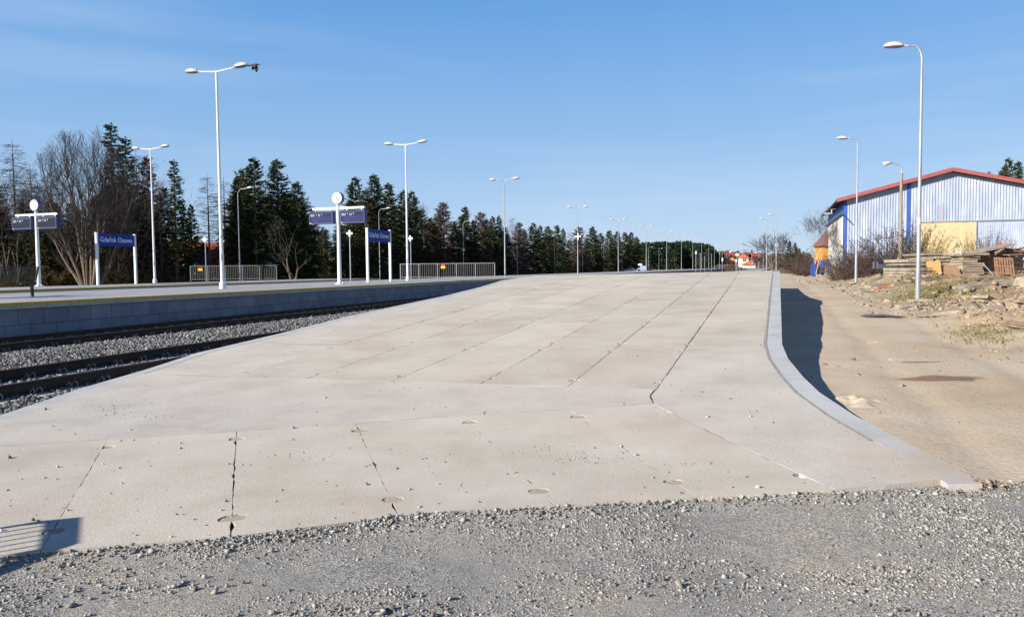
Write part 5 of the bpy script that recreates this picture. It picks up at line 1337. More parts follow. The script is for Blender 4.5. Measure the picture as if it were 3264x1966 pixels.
# rubble
P = []; S = []
r_ = random.Random(21)
for (cx, cy, sx, sy, n_, m_) in ((2850, 965, 70, 14, 420, -2.75), (2760, 925, 60, 8, 300, -2.6), (2920, 885, 45, 8, 260, -2.2), (3000, 985, 90, 14, 420, -2.7), (3140, 965, 90, 20, 500, -2.55), (3150, 1010, 80, 20, 260, -2.9), (3000, 925, 120, 14, 260, -2.7), (2620, 892, 30, 6, 120, -2.4), (2690, 905, 40, 8, 160, -2.5), (3190, 1100, 90, 40, 140, -3.2), (2900, 1100, 200, 60, 220, -3.9), (2800, 1300, 200, 80, 160, -4.1)):
    for i in range(n_):
        px, py = r_.gauss(cx, sx), r_.gauss(cy, sy)
        if px > 3330 or py < 872: continue
        p = on_sand(px, py)
        if q_of(p.x, p.y) < 0.3: continue
        P.append((p.x, p.y, sand_z(p.x, p.y))); S.append(min(0.28, r_.lognormvariate(m_ - 0.45, 0.65)))
for i in range(230):
    x, y = r_.gauss(3.27, .17), r_.gauss(5.22, .06)
    P.append((x, y, 0.02 + 0.07 * math.exp(-((x - 3.27) / .22) ** 2 - ((y - 5.26) / .12) ** 2))); S.append(min(.035, r_.lognormvariate(-4.5, .5)))
for i in range(160):
    s0 = r_.uniform(1.5, 5.8); p_ = Vector((3.55, 5.65)).lerp(Vector((2.9, 7.9)), 0) + Vector((0, 0)); k_ = r_.randrange(0, len(rkw) - 1); p_ = rkw[k_].lerp(rkw[k_ + 1], r_.random()) + Vector((r_.uniform(.02, .35), r_.uniform(-.05, .15)))
    P.append((p_.x, p_.y, sand_z(p_.x, p_.y))); S.append(min(.05, r_.lognormvariate(-4.1, .5)))
tag(stones('rubble', np.array(P), np.array(S), MT['rubble'], 31, flat=0.42, sink=0.5), kind='stuff')
# ------------------------------------------------------------------ trees
def kites(name, C, D, Wd, L, mat, parent=None, seed=0):
    """leaf/needle sprays: C centres (n,3), D directions (n,3), W widths, L lengths"""
    r = np.random.default_rng(seed); n = len(C)
    rnd = r.normal(size=(n, 3)); side = np.cross(D, rnd); side /= np.linalg.norm(side, axis=1)[:, None] + 1e-9
    a = C; b = C + D * (L * 0.45)[:, None] + side * (Wd * 0.5)[:, None]; c = C + D * L[:, None]; d = C + D * (L * 0.4)[:, None] - side * (Wd * 0.5)[:, None]
    Vv = np.stack([a, b, c, d], 1).reshape(-1, 3); Ff = np.arange(n * 4).reshape(-1, 4)
    return np_mesh(name, Vv, Ff, mat, parent)
def spruce(seed, H=15.0, R=2.7, base=0.10, dens=1.0, mat='spruce', name='spruce_tree', sparse_side=None, power=0.8, twig=None):
    r = np.random.default_rng(seed); t = empty(name, (0, 0, 0))
    mb = MB(); mb.tube([(0, 0, -0.3), (r.normal(0, .05), 0, H * .4), (0, 0, H * 0.98)], [0.20, 0.13, 0.02], 7)
    Cs = []; Ds = []; Ws = []; Ls = []
    lobes = [(r.uniform(0, 6.28), r.uniform(0.1, 0.9), r.uniform(-.35, .3)) for _ in range(9)]
    nbr = int(150 + 45 * R)
    for z in np.sort(base * H + (H * 0.985 - base * H) * (1 - (1 - np.linspace(0, 1, nbr)) ** 1.0) + r.normal(0, .08, nbr)):
        f = min(0.99, max(0, (z - base * H) / (H * (1 - base)))); rad_ = R * ((1 - f) ** power) * (0.45 + 0.55 * min(1, f * 5 + 0.35)) + 0.10
        az = r.uniform(0, 2 * np.pi); k_ = 1 + sum(a_ * math.exp(-((f - f0) / .10) ** 2) * max(0, math.cos(az - z0)) for z0, f0, a_ in lobes)
        ln = rad_ * r.uniform(0.45, 1.12) * k_
        if sparse_side is not None and math.cos(az - sparse_side) > 0.1 and f < 0.8: ln *= r.uniform(0.1, 0.5)
        up = 0.5 * f - 0.08 + r.normal(0, .08)
        pts = [np.array([math.cos(az) * ln * q, math.sin(az) * ln * q, z + ln * (up * q - 0.45 * (1 - f) * q * q + 0.16 * q ** 3)]) for q in np.linspace(0, 1, 5)]
        if f < 0.9: mb.tube(pts[::2], [0.03 * (1 - f) + .010, 0.018, 0.005], 3, cap=False)
        m = int((9 + ln * 15) * dens)
        for j in range(m):
            q = r.uniform(0.08, 1.0) ** 0.75; i0 = min(3, int(q * 4)); p = pts[i0] + (pts[i0 + 1] - pts[i0]) * (q * 4 - i0)
            yaw = az + r.choice([-1, 1]) * r.uniform(0.1, 1.3); dz = r.normal(-0.25, 0.30) * (1 - 0.6 * f)
            d = np.array([math.cos(yaw), math.sin(yaw), dz]); d /= np.linalg.norm(d)
            Cs.append(p + r.normal(0, .07, 3)); Ds.append(d); Ls.append(r.uniform(0.22, 0.62) * (0.6 + 0.4 * (1 - f)) * (0.7 + 0.5 * (1 - q))); Ws.append(r.uniform(0.07, 0.17))
    # leader
    for j in range(30):
        a = r.uniform(0, 6.28); Cs.append(np.array([0, 0, H * r.uniform(0.95, 1.0)])); Ds.append(np.array([math.cos(a) * .5, math.sin(a) * .5, 0.8])); Ls.append(r.uniform(.15, .35)); Ws.append(.07)
    mb.build('trunk', MT['bark'], t, local=True)
    kites('crown', np.array(Cs), np.array(Ds), np.array(Ws), np.array(Ls), MT[mat], t, seed)
    return t
def bare_conifer(seed, H=13.0, R=1.9, base=0.12, name='bare_larch', mat='twig', fuzz=26):
    r = np.random.default_rng(seed); t = empty(name, (0, 0, 0)); mb = MB(); mt = MB()
    mt.tube([(0, 0, -0.3), (0, 0, H * .5), (0, 0, H)], [0.13, 0.08, 0.01], 6)
    Cs = []; Ds = []; Ws = []; Ls = []
    z = base * H
    while z < H * 0.97:
        f = z / H; 
        for k in range(r.integers(3, 6)):
            az = r.uniform(0, 6.28); ln = R * (1 - f) ** 0.7 * r.uniform(0.6, 1.2) + 0.2; up = r.uniform(-0.1, 0.35)
            pts = [np.array([math.cos(az) * ln * q, math.sin(az) * ln * q, z + ln * (up * q - 0.25 * q * q + 0.2 * q ** 3)]) for q in (0, .35, .7, 1)]
            mb.tube(pts, [0.028 * (1 - f) + .010, .014, .009, .004], 3, cap=False)
            for j in range(int(fuzz * ln / 2)):
                q = r.uniform(.15, 1); i0 = min(2, int(q * 3)); p = pts[i0] + (pts[i0 + 1] - pts[i0]) * (q * 3 - i0)
                yaw = az + r.choice([-1, 1]) * r.uniform(.3, 1.4); d = np.array([math.cos(yaw), math.sin(yaw), r.uniform(-.7, .4)]); d /= np.linalg.norm(d)
                Cs.append(p); Ds.append(d); Ls.append(r.uniform(.25, .7)); Ws.append(r.uniform(.018, .032))
        z += r.uniform(0.16, 0.34)
    mt.build('trunk', MT['bark'], t, local=True)
    cr_ = mb.build('crown', MT[mat], t, local=True); 
    k = kites('twigs', np.array(Cs), np.array(Ds), np.array(Ws), np.array(Ls), MT[mat], cr_, seed)
    return t
def bare_tree(seed, H=14.0, stems=5, spread=0.42, name='bare_tree', bark='lightbark', twig='twig', levels=6, r0=0.24, upw=0.10, lens=(0.30, 0.80), twn=5, trunk_h=0.0, branchy=2.3, bend=.10, tk=1.0, rmin=0.0):
    r = random.Random(seed); t = empty(name, (0, 0, 0)); mt = MB(); mb = MB(); Cs = []; Ds = []; Ls = []; Ws = []
    def grow(p, d, rad_, L, lev):
        n = 3; pts = [p]; rs = [rad_]; q = p; dd = d
        for i in range(n):
            dd = (dd + Vector((r.gauss(0, bend), r.gauss(0, bend), upw + r.gauss(0, .04)))).normalized(); q = q + dd * (L / n); pts.append(q); rs.append(max(rmin, rad_ * (1 - 0.30 * (i + 1) / n)))
        (mt if lev <= 1 else mb).tube(pts, rs, 7 if lev <= 1 else (4 if lev < 4 else 3), cap=False)
        if lev >= levels - 1:
            for k in range(twn):
                a = pts[r.randrange(1, len(pts))]; v = (dd + Vector((r.gauss(0, .45), r.gauss(0, .45), r.gauss(0.1, .35)))).normalized(); Cs.append(tuple(a)); Ds.append(tuple(v)); Ls.append(r.uniform(.3, .75) * H / 14); Ws.append(r.uniform(.016, .028) * tk)
        if lev < levels:
            nb = int(branchy) + (1 if r.random() < branchy % 1 else 0)
            for k in range(nb):
                a = Vector((r.gauss(0, 1), r.gauss(0, 1), r.gauss(0, .5))); a = (a - dd * a.dot(dd)).normalized()
                nd = (dd + a * (spread * r.uniform(0.5, 1.35))).normalized(); st_p = q if k == 0 else pts[r.choice([2, 3])]
                grow(st_p, nd, rs[-1] * (0.82 if k == 0 else 0.62), L * r.uniform(0.68, 0.98), lev + 1)
    L0 = H * lens[0]
    if trunk_h > 0:
        mt.tube([(0, 0, -.3), (0, 0, trunk_h)], [r0 * 1.25, r0], 9, cap=False)
    for k in range(stems):
        az = 6.28 * k / stems + r.uniform(-.4, .4); ti = 0 if stems == 1 else r.uniform(.12, .30)
        grow(Vector((math.cos(az) * r0 * .7 * (stems > 1), math.sin(az) * r0 * .7 * (stems > 1), trunk_h - (0.3 if trunk_h == 0 else 0))), Vector((math.cos(az) * ti, math.sin(az) * ti, 1)).normalized(), r0 * (0.8 if stems > 1 else 1), L0 * lens[1] * r.uniform(.85, 1.15), 0)
    mt.build('trunk', MT[bark], t, local=True); c = mb.build('crown', MT[twig], t, local=True)
    kites('twigs', np.array(Cs), np.array(Ds), np.array(Ws), np.array(Ls), MT[twig], c, seed)
    return t
def shrub(seed, H=3.0, R=1.6, n=46, mat='twig', name='bare_bush', buds=True):
    r = random.Random(seed); t = empty(name, (0, 0, 0)); mb = MB(); Cs = []; Ds = []; Ls = []; Ws = []
    for k in range(n):
        az = r.uniform(0, 6.28); ti = abs(r.gauss(0, .42)); p = Vector((math.cos(az) * R * .22 * r.random(), math.sin(az) * R * .22 * r.random(), -.1)); d = Vector((math.cos(az) * ti, math.sin(az) * ti, 1)).normalized()
        L = H * r.uniform(.45, 1.05); pts = [p]; q = p; dd = d
        for i in range(5):
            dd = (dd + Vector((math.cos(az) * .06 + r.gauss(0, .12), math.sin(az) * .06 + r.gauss(0, .12), -0.02))).normalized(); q = q + dd * (L / 5); pts.append(q)
        mb.tube(pts, [.022, .018, .014, .011, .008, .004], 4, cap=False)
        for j in range(13):
            i0 = r.randrange(1, 5); a = pts[i0].lerp(pts[i0 + 1], r.random()); v = (dd + Vector((r.gauss(0, .8), r.gauss(0, .8), r.gauss(.1, .5)))).normalized(); l_ = r.uniform(.2, .6)
            mb.tube([a, a + v * l_], [.008, .003], 3, cap=False)
            if buds:
                for m_ in range(4): 
                    w = a + v * l_ * r.random(); Cs.append(tuple(w)); dv = Vector((r.gauss(0, 1), r.gauss(0, 1), r.gauss(0, 1))).normalized(); Ds.append(tuple(dv)); Ls.append(r.uniform(.05, .09)); Ws.append(.04)
    c = mb.build('branches', MT[mat], t, local=True)
    if buds: kites('buds', np.array(Cs), np.array(Ds), np.array(Ws), np.array(Ls), MT[mat], c, seed)
    return t

PROT = {
    'S1': (spruce(1, 15, 3.9, .08, 1.25, sparse_side=None), 15), 'S2': (spruce(2, 15, 3.4, .12, 1.2), 15), 'S3': (spruce(3, 15, 3.0, .10, 1.1, power=.85), 15), 'S4': (spruce(4, 15, 4.2, .10, 1.35, power=.65), 15),
    'T': (spruce(5, 15, 1.9, .25, 0.8, power=.9, sparse_side=2.8, name='thin_spruce_tree'), 15),
    'B': (spruce(6, 13, 3.0, .06, 1.0, mat='twigbrown', name='dry_spruce_tree', power=.6), 13),
    'M': (spruce(8, 14, 3.5, .10, 1.1, mat='spruce2', name='spruce_tree', power=.7), 14),
    'L1': (bare_conifer(11, 13, 2.0), 13), 'L2': (bare_conifer(12, 13, 1.6), 13), 'D': (bare_tree(14, 12, 3, .34, 'bare_tree', 'bark', 'twig', 5, .13, .12, twn=6), 12),
}
KN = {'S': 'dark green spruce', 'T': 'thin one-sided spruce', 'B': 'dry reddish-brown spruce', 'M': 'olive-brown spruce', 'L': 'leafless grey larch', 'D': 'leafless slender tree'}
used = {}
def measured_h(o):
    return max((o.matrix_basis @ Vector((0, 0, 0))).z, 0)
TOPH = {}
for k, (o, h) in PROT.items():
    mz = 0
    for ch in o.children_recursive:
        if ch.type == 'MESH':
            co = np.empty(len(ch.data.vertices) * 3, np.float32); ch.data.vertices.foreach_get('co', co); mz = max(mz, co.reshape(-1, 3)[:, 2].max())
    TOPH[k] = float(mz)
def depth_at(px): return float(np.interp(px, [0, 267, 765, 1211, 1478, 1649, 1768, 1857, 1925, 2045, 2200], [66, 68, 77, 101, 127, 150, 174, 197, 223, 262, 300]))
ROW = [(60, 475, 'D', 1.1), (150, 540, 'L1', .9), (-20, 470, 'D', 1), (25, 500, 'D', .9), (175, 640, 'S4', .7), (230, 600, 'D', 1), (300, 620, 'M', .8), (370, 560, 'L1', 1), (410, 540, 'D', .9), (38, 442, 'L1', 1.1), (-30, 520, 'S3', 1), (95, 520, 'L2', 1), (130, 560, 'D', 1), (8, 560, 'D', 1.1), (75, 640, 'S2', 1.0), (120, 650, 'M', .9), (352, 388, 'T', 1.15), (398, 432, 'T', 1.2), (340, 480, 'D', .9), (432, 475, 'L2', 1), (467, 490, 'B', .65), (450, 520, 'D', 1), (505, 560, 'L2', .9), (520, 590, 'M', .8),
       (553, 505, 'T', 1), (583, 640, 'S3', .7), (608, 645, 'S3', .8), (660, 552, 'L1', 1.0), (712, 562, 'L2', 1), (755, 560, 'S3', 1), (765, 532, 'M', .9), (808, 497, 'S1', .95), (882, 502, 'S2', 1.1), (845, 560, 'L2', .9), (945, 573, 'S4', .8), (918, 610, 'M', .9), (1000, 655, 'S3', .9), (1045, 700, 'D', .7), (1030, 720, 'M', .9), (1078, 690, 'S3', .9),
       (1132, 560, 'S1', .95), (1165, 600, 'M', 1), (1192, 550, 'S2', 1.1), (1238, 578, 'S4', .8), (1285, 600, 'S3', 1.1), (1312, 605, 'S1', .9), (1350, 640, 'L2', 1), (1375, 690, 'M', 1), (1412, 640, 'B', 1.1), (1482, 655, 'S2', .9), (1450, 700, 'S3', 1), (1532, 672, 'B', 1), (1510, 700, 'M', .8), (1570, 685, 'S3', 1), (1590, 682, 'S3', .8), (1632, 690, 'L1', 1), (1655, 705, 'B', .9), (1608, 720, 'M', 1),
       (1700, 708, 'S1', 1), (1722, 715, 'S3', 1), (1745, 718, 'M', 1.1), (1775, 715, 'S2', 1), (1795, 725, 'S3', .9), (1815, 735, 'L2', .9), (1845, 720, 'B', 1.1), (1872, 745, 'S3', 1), (1888, 720, 'S1', 1.1), (1915, 740, 'M', .9), (1942, 732, 'S4', .9), (1968, 735, 'M', 1), (1992, 738, 'S2', 1.2), (2012, 738, 'S1', 1), (2028, 752, 'M', 1)]
ROW.sort(key=lambda a: a[0])
cnt = {}
tr_ = random.Random(5)
def put_tree(px, top, kind, wf, dd=0.0, label=None):
    d = depth_at(px) + dd; p = aty(px, top, d); H = p.z - 0.0; s = H / TOPH[kind]
    o0 = PROT[kind][0]
    if kind not in used: o = o0; used[kind] = 1
    else: o = copy_tree(o0)
    o.location = (p.x, p.y, -0.05); wx = 1.26 + (0.12 if px > 1450 else 0); o.scale = (s * wf * wx, s * wf * wx, s); o.rotation_euler = (0, 0, tr_.uniform(0, 6.28) if kind != 'T' else tr_.uniform(-.4, .4))
    return o
for (px, top, kind, wf) in ROW:
    kk = kind[0]; i = cnt.get(kk, 0); cnt[kk] = i + 1
    o = put_tree(px, top, kind, wf, tr_.uniform(-2.5, 2.5))
    tag(o, '%s %s from the left in the front row of the tree belt' % (ORD[i], KN[kk]), 'tree', 'trees of the front row behind the platforms')
# second, partly hidden row
cnt2 = {}
pxs = list(range(-10, 2040, 33)); 
for i, px in enumerate(pxs):
    px2 = px + tr_.uniform(-14, 14)
    if 490 < px2 < 715: continue
    near = min(ROW, key=lambda a: abs(a[0] - px2)); top = min(845, max(near[1] + tr_.uniform(14, 42), 545 + 0.085 * px2))
    if px2 < 480: top = tr_.uniform(560, 690)
    kind = tr_.choice(['S1', 'S4', 'M', 'S2', 'M', 'S3'] if px2 > 700 else ['S4', 'D', 'M', 'L2', 'M', 'S2'])
    if 480 < px2 < 730: kind = tr_.choice(['L1', 'D', 'L2']); top = tr_.uniform(640, 720)
    kk = kind[0]; j = cnt2.get(kk, 0); cnt2[kk] = j + 1
    o = put_tree(px2, top, kind, 1.1, tr_.uniform(9, 14))
    tag(o, '%s %s from the left in the half-hidden back row of the belt' % (ORD[j], KN[kk]), 'tree', 'trees of the back row behind the platforms')
# the big vase-shaped tree
def dome_tree(seed, name='bare_tree'):
    r = random.Random(seed); t = empty(name, (0, 0, 0)); mt = MB(); mb = MB(); Cs = []; Ds = []; Ls = []; Ws = []
    C = Vector((0, 0, 7.0)); RX, RZ = 4.2, 6.1
    def reach(p, d):
        e = Vector(((p.x - C.x) / RX, (p.y - C.y) / RX, (p.z - C.z) / RZ)); g = Vector((d.x / RX, d.y / RX, d.z / RZ)); A = g.dot(g); B = e.dot(g); K = e.dot(e) - 1; D = B * B - A * K
        return (-B + math.sqrt(D)) / A if D > 0 else 1.0
    def grow(p, d, rad_, lev):
        L = reach(p, (d + Vector((0, 0, .12))).normalized()) * (r.uniform(.88, 1.0) if lev == 0 else r.uniform(.45, .98)); L = max(.35, min(L, (13, 5.5, 2.6, 1.2)[lev])); n = (10, 6, 4, 3)[lev]
        pts = [p]; q = p; dd = d
        for k in range(n): dd = (dd + Vector((r.gauss(0, .035), r.gauss(0, .035), .035 + (.02 if lev else 0)))).normalized(); q = q + dd * (L / n); pts.append(q)
        rs = [rad_ * (1 - .9 * (k / n)) + .003 for k in range(n + 1)]
        (mt if lev == 0 else mb).tube(pts, rs, (8, 5, 3, 3)[lev], cap=False)
        if lev < 3:
            for k in range((11, 6, 4)[lev]):
                f = r.uniform((.22, .2, .2)[lev], .95) * n; i0 = min(n - 1, int(f)); a = pts[i0].lerp(pts[i0 + 1], f - i0); tg = (pts[i0 + 1] - pts[i0]).normalized(); sd_ = Vector((r.gauss(0, 1), r.gauss(0, 1), r.gauss(.2, .5))); sd_ = (sd_ - tg * sd_.dot(tg)).normalized(); an = r.uniform(.28, .62)
                grow(a, (tg * math.cos(an) + sd_ * math.sin(an)).normalized(), max(.004, rs[i0] * .55), lev + 1)
        else:
            for k in range(3):
                v = (dd + Vector((r.gauss(0, .35), r.gauss(0, .35), r.gauss(.1, .25)))).normalized(); Cs.append(tuple(pts[-1 - k % 2])); Ds.append(tuple(v)); Ls.append(r.uniform(.2, .5)); Ws.append(r.uniform(.010, .016))
    for k in range(12):
        az = 6.28 * k / 12 + r.uniform(-.25, .25); ti = (.12, .45, .72, .30)[k % 4] * r.uniform(.8, 1.15); a = Vector((.40 * math.cos(az) * r.uniform(.4, 1), .40 * math.sin(az) * r.uniform(.4, 1), -.2))
        grow(a, Vector((ti * math.cos(az), ti * math.sin(az), 1)).normalized(), r.uniform(.12, .19), 0)
    mt.build('trunk', MT['lightbark'], t, local=True); c = mb.build('crown', MT['twig'], t, local=True)
    kites('twigs', np.array(Cs), np.array(Ds), np.array(Ws), np.array(Ls), MT['twig'], c, seed)
    return t
bt = dome_tree(77)
mz = max(max((v.co.z for v in ch.data.vertices)) for ch in bt.children_recursive if ch.type == 'MESH' and len(ch.data.vertices))
p = aty(267, 392, 61.5); s = p.z / mz; bt.location = (p.x, p.y, 0.0); bt.scale = (s * .98, s * .98, s)
tag(bt, 'big leafless vase-shaped tree with several pale trunks at the left', 'tree')
# fork-trunk tree at the right end of the left platform
t = bare_tree(31, 6, 2, .5, 'bare_tree', 'lightbark', 'twig', 5, .16, .05, twn=5)
p = aty(937, 893, 66); t.location = (p.x, p.y, 0); tag(t, 'small forked leafless tree just right of the left railing', 'tree')
# undergrowth: bushes in a row, then litter
bu = shrub(3, 2.4, 1.8, 40, 'leafbrown', 'bush', True)
bpx = [20, 90, 160, 330, 385, 460, 560, 640, 700, 780, 860, 1000, 1060, 1150, 1260, 1340, 1420, 1500, 1560, 1620, 1690, 1760, 1830, 1890, 1950, 2010]
for i, px in enumerate(bpx):
    o = bu if i == 0 else copy_tree(bu)
    d = depth_at(px) - 3.5; p = aty(px, 880, d); k = tr_.uniform(.7, 1.25); o.location = (p.x, p.y, -0.05); o.scale = (k * 1.2, k * 1.2, k); o.rotation_euler = (0, 0, tr_.uniform(0, 6))
    tag(o, '%s brown undergrowth bush from the left at the foot of the tree belt' % ORD[i], 'bush', 'undergrowth bushes below the tree belt')
r = np.random.default_rng(9); n = 42000; px = r.uniform(-100, 2080, n); px = np.where((px > 500) & (px < 715) & (r.uniform(0, 1, n) < .75), px + 260, px); d = np.array([depth_at(a) for a in px]) + r.uniform(-2, 9, n)
xx = (px - W0 / 2) / FPX * d * 1.003; zz_ = np.abs(r.normal(0, 0.9, n)) * (0.7 + 0.5 * np.sin(px * .03) ** 2)
D_ = np.stack([r.normal(0, .5, n), r.normal(0, .5, n), r.uniform(.2, 1, n)], 1); D_ /= np.linalg.norm(D_, axis=1)[:, None]
tag(kites('undergrowth', np.stack([xx, d, zz_], 1), D_, r.uniform(.04, .12, n), r.uniform(.3, .9, n), MT['leafbrown'], None, 4), kind='stuff')

# far pine wood
def wood(name, pxa, pxb, topf, d0, d1, n, mat, seed, base=0.0, kl=(0.8, 1.8), kw=(0.4, 0.9), per=260):
    r = np.random.default_rng(seed); C = []; D = []; L = []; Wd = []
    for i in range(n):
        px = r.uniform(pxa, pxb); d = r.uniform(d0, d1); p = aty(px, topf(px) + r.uniform(0, 12) + 10 * (d - d0) / (d1 - d0) * 0, d); H = p.z; R = r.uniform(1.8, 2.9)
        a = r.uniform(0, 6.28, per); zc = H * (1 - r.uniform(0, 1, per) ** 1.5 * 0.85); rr = R * np.sqrt(r.uniform(0, 1, per)) * np.clip((H - zc) / (H * .28), .25, 1)
        C.append(np.stack([p.x + rr * np.cos(a), p.y + rr * np.sin(a), zc - .8], 1)); v = np.stack([np.cos(a) * .7, np.sin(a) * .7, r.normal(0.15, .5, per)], 1); D.append(v / np.linalg.norm(v, axis=1)[:, None]); L.append(r.uniform(*kl, per)); Wd.append(r.uniform(*kw, per))
    return tag(kites(name, np.concatenate(C), np.concatenate(D), np.concatenate(Wd), np.concatenate(L), MT[mat], None, seed), kind='stuff')
wood('far_pine_wood', 2035, 2288, lambda px: float(np.interp(px, [2035, 2060, 2200, 2262, 2288], [772, 768, 764, 776, 806])), 300, 350, 130, 'farpine', 41, kl=(.5, 1.3), kw=(.25, .6), per=420)
MT['farbrown'] = M('far_brown_wood', [(0.11, 0.085, 0.07), (0.17, 0.135, 0.11)], .1, .95, island=.25, spec=.1)
wood('far_brown_wood', 2275, 2580, lambda px: float(np.interp(px, [2275, 2320, 2365, 2450, 2580], [796, 797, 800, 806, 800])), 520, 600, 110, 'farbrown', 43, per=170, kl=(1, 2.4), kw=(.3, .8))

wood('far_scrub', 2285, 2440, lambda px: float(np.interp(px, [2285, 2340, 2368, 2400, 2440], [836, 838, 851, 850, 838])), 280, 300, 60, 'farbrown', 44, per=110, kl=(.5, 1.2), kw=(.12, .3))
# distant bare tree with mistletoe
t = bare_tree(52, 16, 4, .55, 'bare_tree', 'bark', 'twig', 5, .38, .03, lens=(.30, .9), twn=7, branchy=2.7, tk=3.5, rmin=.03)
p = aty(2462, 725, 200); mz = max(max((v.co.z for v in ch.data.vertices)) for ch in t.children_recursive if len(ch.data.vertices)); s = (p.z - .4) / mz
t.location = (p.x, p.y, 0.4); t.scale = (s, s, s); tag(t, 'wide bare tree full of dark mistletoe balls behind the distant lamp posts', 'tree')
mcol = M('mistletoe', [(0.03, 0.045, 0.02), (0.05, 0.06, 0.025)], 2)
for i, (px, py, r_) in enumerate(((2412, 783, .55), (2400, 770, .35), (2424, 770, .4), (2465, 755, .8), (2474, 780, 1.0), (2486, 735, .5), (2482, 750, .45), (2440, 752, .4), (2440, 790, .4), (2490, 795, .5))):
    p = aty(px, py, 199); r = np.random.default_rng(i); n = 90; v = r.normal(size=(n, 3)); v /= np.linalg.norm(v, axis=1)[:, None]
    o = kites('mistletoe_ball', np.array([p.x, p.y, p.z]) + v * r_ * .4, v, np.full(n, .3), np.full(n, r_ * .75), mcol, t, i)
    o.location = Vector((0, 0, 0))
    o.matrix_parent_inverse = Matrix.LocRotScale(t.location, None, t.scale).inverted()
# distant spruces right of it and behind the warehouse
cn = 0
for (px, top, d, kind, wf, base) in ((2517, 766, 180, 'S1', 1.1, .5), (2535, 772, 176, 'S4', 1, .5), (2548, 790, 170, 'M', 1, .5), (2632, 800, 112, 'S2', 1, .4), (3150, 545, 118, 'S4', .8, .3), (3215, 500, 120, 'S1', .85, .3), (3245, 510, 116, 'S2', .9, .3), (3190, 540, 122, 'S3', 1, .3), (3275, 560, 118, 'S4', .8, .3)):
    p = aty(px, top, d); s = (p.z - base) / TOPH[kind]; o = copy_tree(PROT[kind][0]); o.location = (p.x, p.y, base); o.scale = (s * wf, s * wf, s); o.rotation_euler = (0, 0, px)
    lab = ['tall dark spruce right of the mistletoe tree', 'broad dark spruce beside the tall one right of the mistletoe tree', 'small olive spruce at the brown scrub left of the birches', 'dark spruce peeping out just left of the warehouse eave', 'leftmost low spruce top showing over the warehouse roof', 'tallest spruce top over the right part of the warehouse roof', 'spruce top just right of the tallest over the warehouse roof', 'small spruce top just left of the tallest over the warehouse roof', 'spruce top over the warehouse roof at the right picture edge'][cn]
    tag(o, lab, 'tree', 'spruces behind the warehouse and road'); cn += 1
# birches left of the warehouse
for i, (px, bpx_, top, d, sd_, lab) in enumerate(((2578, 2596, 660, 84, 61, 'left leaning birch with pale trunk before the ochre shed'), (2612, 2600, 680, 86, 62, 'right birch with pale trunk against the ochre shed'))):
    b = bare_tree(sd_, 11, 1, .42, 'birch_tree', 'birchbark', 'twig', 6, .085, .05, lens=(.42, .95), twn=8, branchy=2.5, tk=1.8, rmin=.009)
    a = aty(bpx_, 872, d); p = aty(px, top, d); mz = max(max((v.co.z for v in ch.data.vertices)) for ch in b.children_recursive if len(ch.data.vertices)); s = (p.z - .4) / mz
    b.location = (a.x, a.y, .4); b.scale = (s, s, s); b.rotation_euler = (0, -0.10 if i == 0 else 0.03, 0); tag(b, lab, 'tree', 'birches by the blue gate')
# brown scrub around the gate and the bare hedge before the warehouse
sh = shrub(71, 3.4, 1.5, 44, 'twig', 'bare_bush'); sh2 = shrub(72, 3.0, 1.7, 52, 'twigbrown', 'bare_bush')
u1 = u2 = False; bi = 0
MT['olivetwig'] = M('ochre_twigs', [(0.22, 0.17, 0.06), (0.30, 0.23, 0.09)], 2, .95, spec=.1)
sh3 = shrub(73, 3.4, 1.4, 60, 'olivetwig', 'bare_bush'); u3 = False
for (px, top, d, k, wf) in ((2560, 800, 92, 2, 1.9), (2575, 790, 95, 2, 1.8), (2590, 800, 90, 2, 1.6), (2552, 830, 88, 2, 1.2), (2570, 840, 80, 2, 1.0),
                        (2662, 800, 56, 1, 1.0), (2690, 745, 57, 1, .9), (2720, 760, 56, 2, 1.1), (2750, 730, 58, 1, .9), (2775, 770, 55, 2, 1.1), (2800, 745, 58, 1, 1.0), (2835, 705, 60, 1, .9), (2870, 700, 59, 1, .9), (2900, 695, 60, 1, .9), (2925, 710, 58, 1, .9), (2960, 715, 62, 3, .85), (2945, 760, 56, 3, 1.1), (3095, 725, 62, 3, .55), (3120, 735, 62, 1, .8), (3160, 720, 63, 1, .8), (3200, 735, 60, 1, .8), (2700, 800, 54, 2, 1.2), (2740, 815, 53, 2, 1.2), (2860, 790, 55, 1, 1.1), (2895, 790, 54, 2, 1.1)):
    src = {1: sh, 2: sh2, 3: sh3}[k]
    if k == 1 and not u1: o = src; u1 = True
    elif k == 2 and not u2: o = src; u2 = True
    elif k == 3 and not u3: o = src; u3 = True
    else: o = copy_tree(src)
    p = aty(px, top, d); g = 0.45; s = (p.z - g) / {1: 3.4, 2: 3.0, 3: 3.4}[k]; o.location = (p.x, p.y, g - .1); o.scale = (s * wf, s * wf, s); o.rotation_euler = (0, 0, tr_.uniform(0, 6))
    kn = {1: 'dark', 2: 'reddish-brown', 3: 'ochre-tinged'}[k]
    tag(o, '%s leafless bush in the row before the warehouse, %s twigs' % (ORD[bi], kn), 'bush', 'leafless bushes in front of the warehouse'); bi += 1
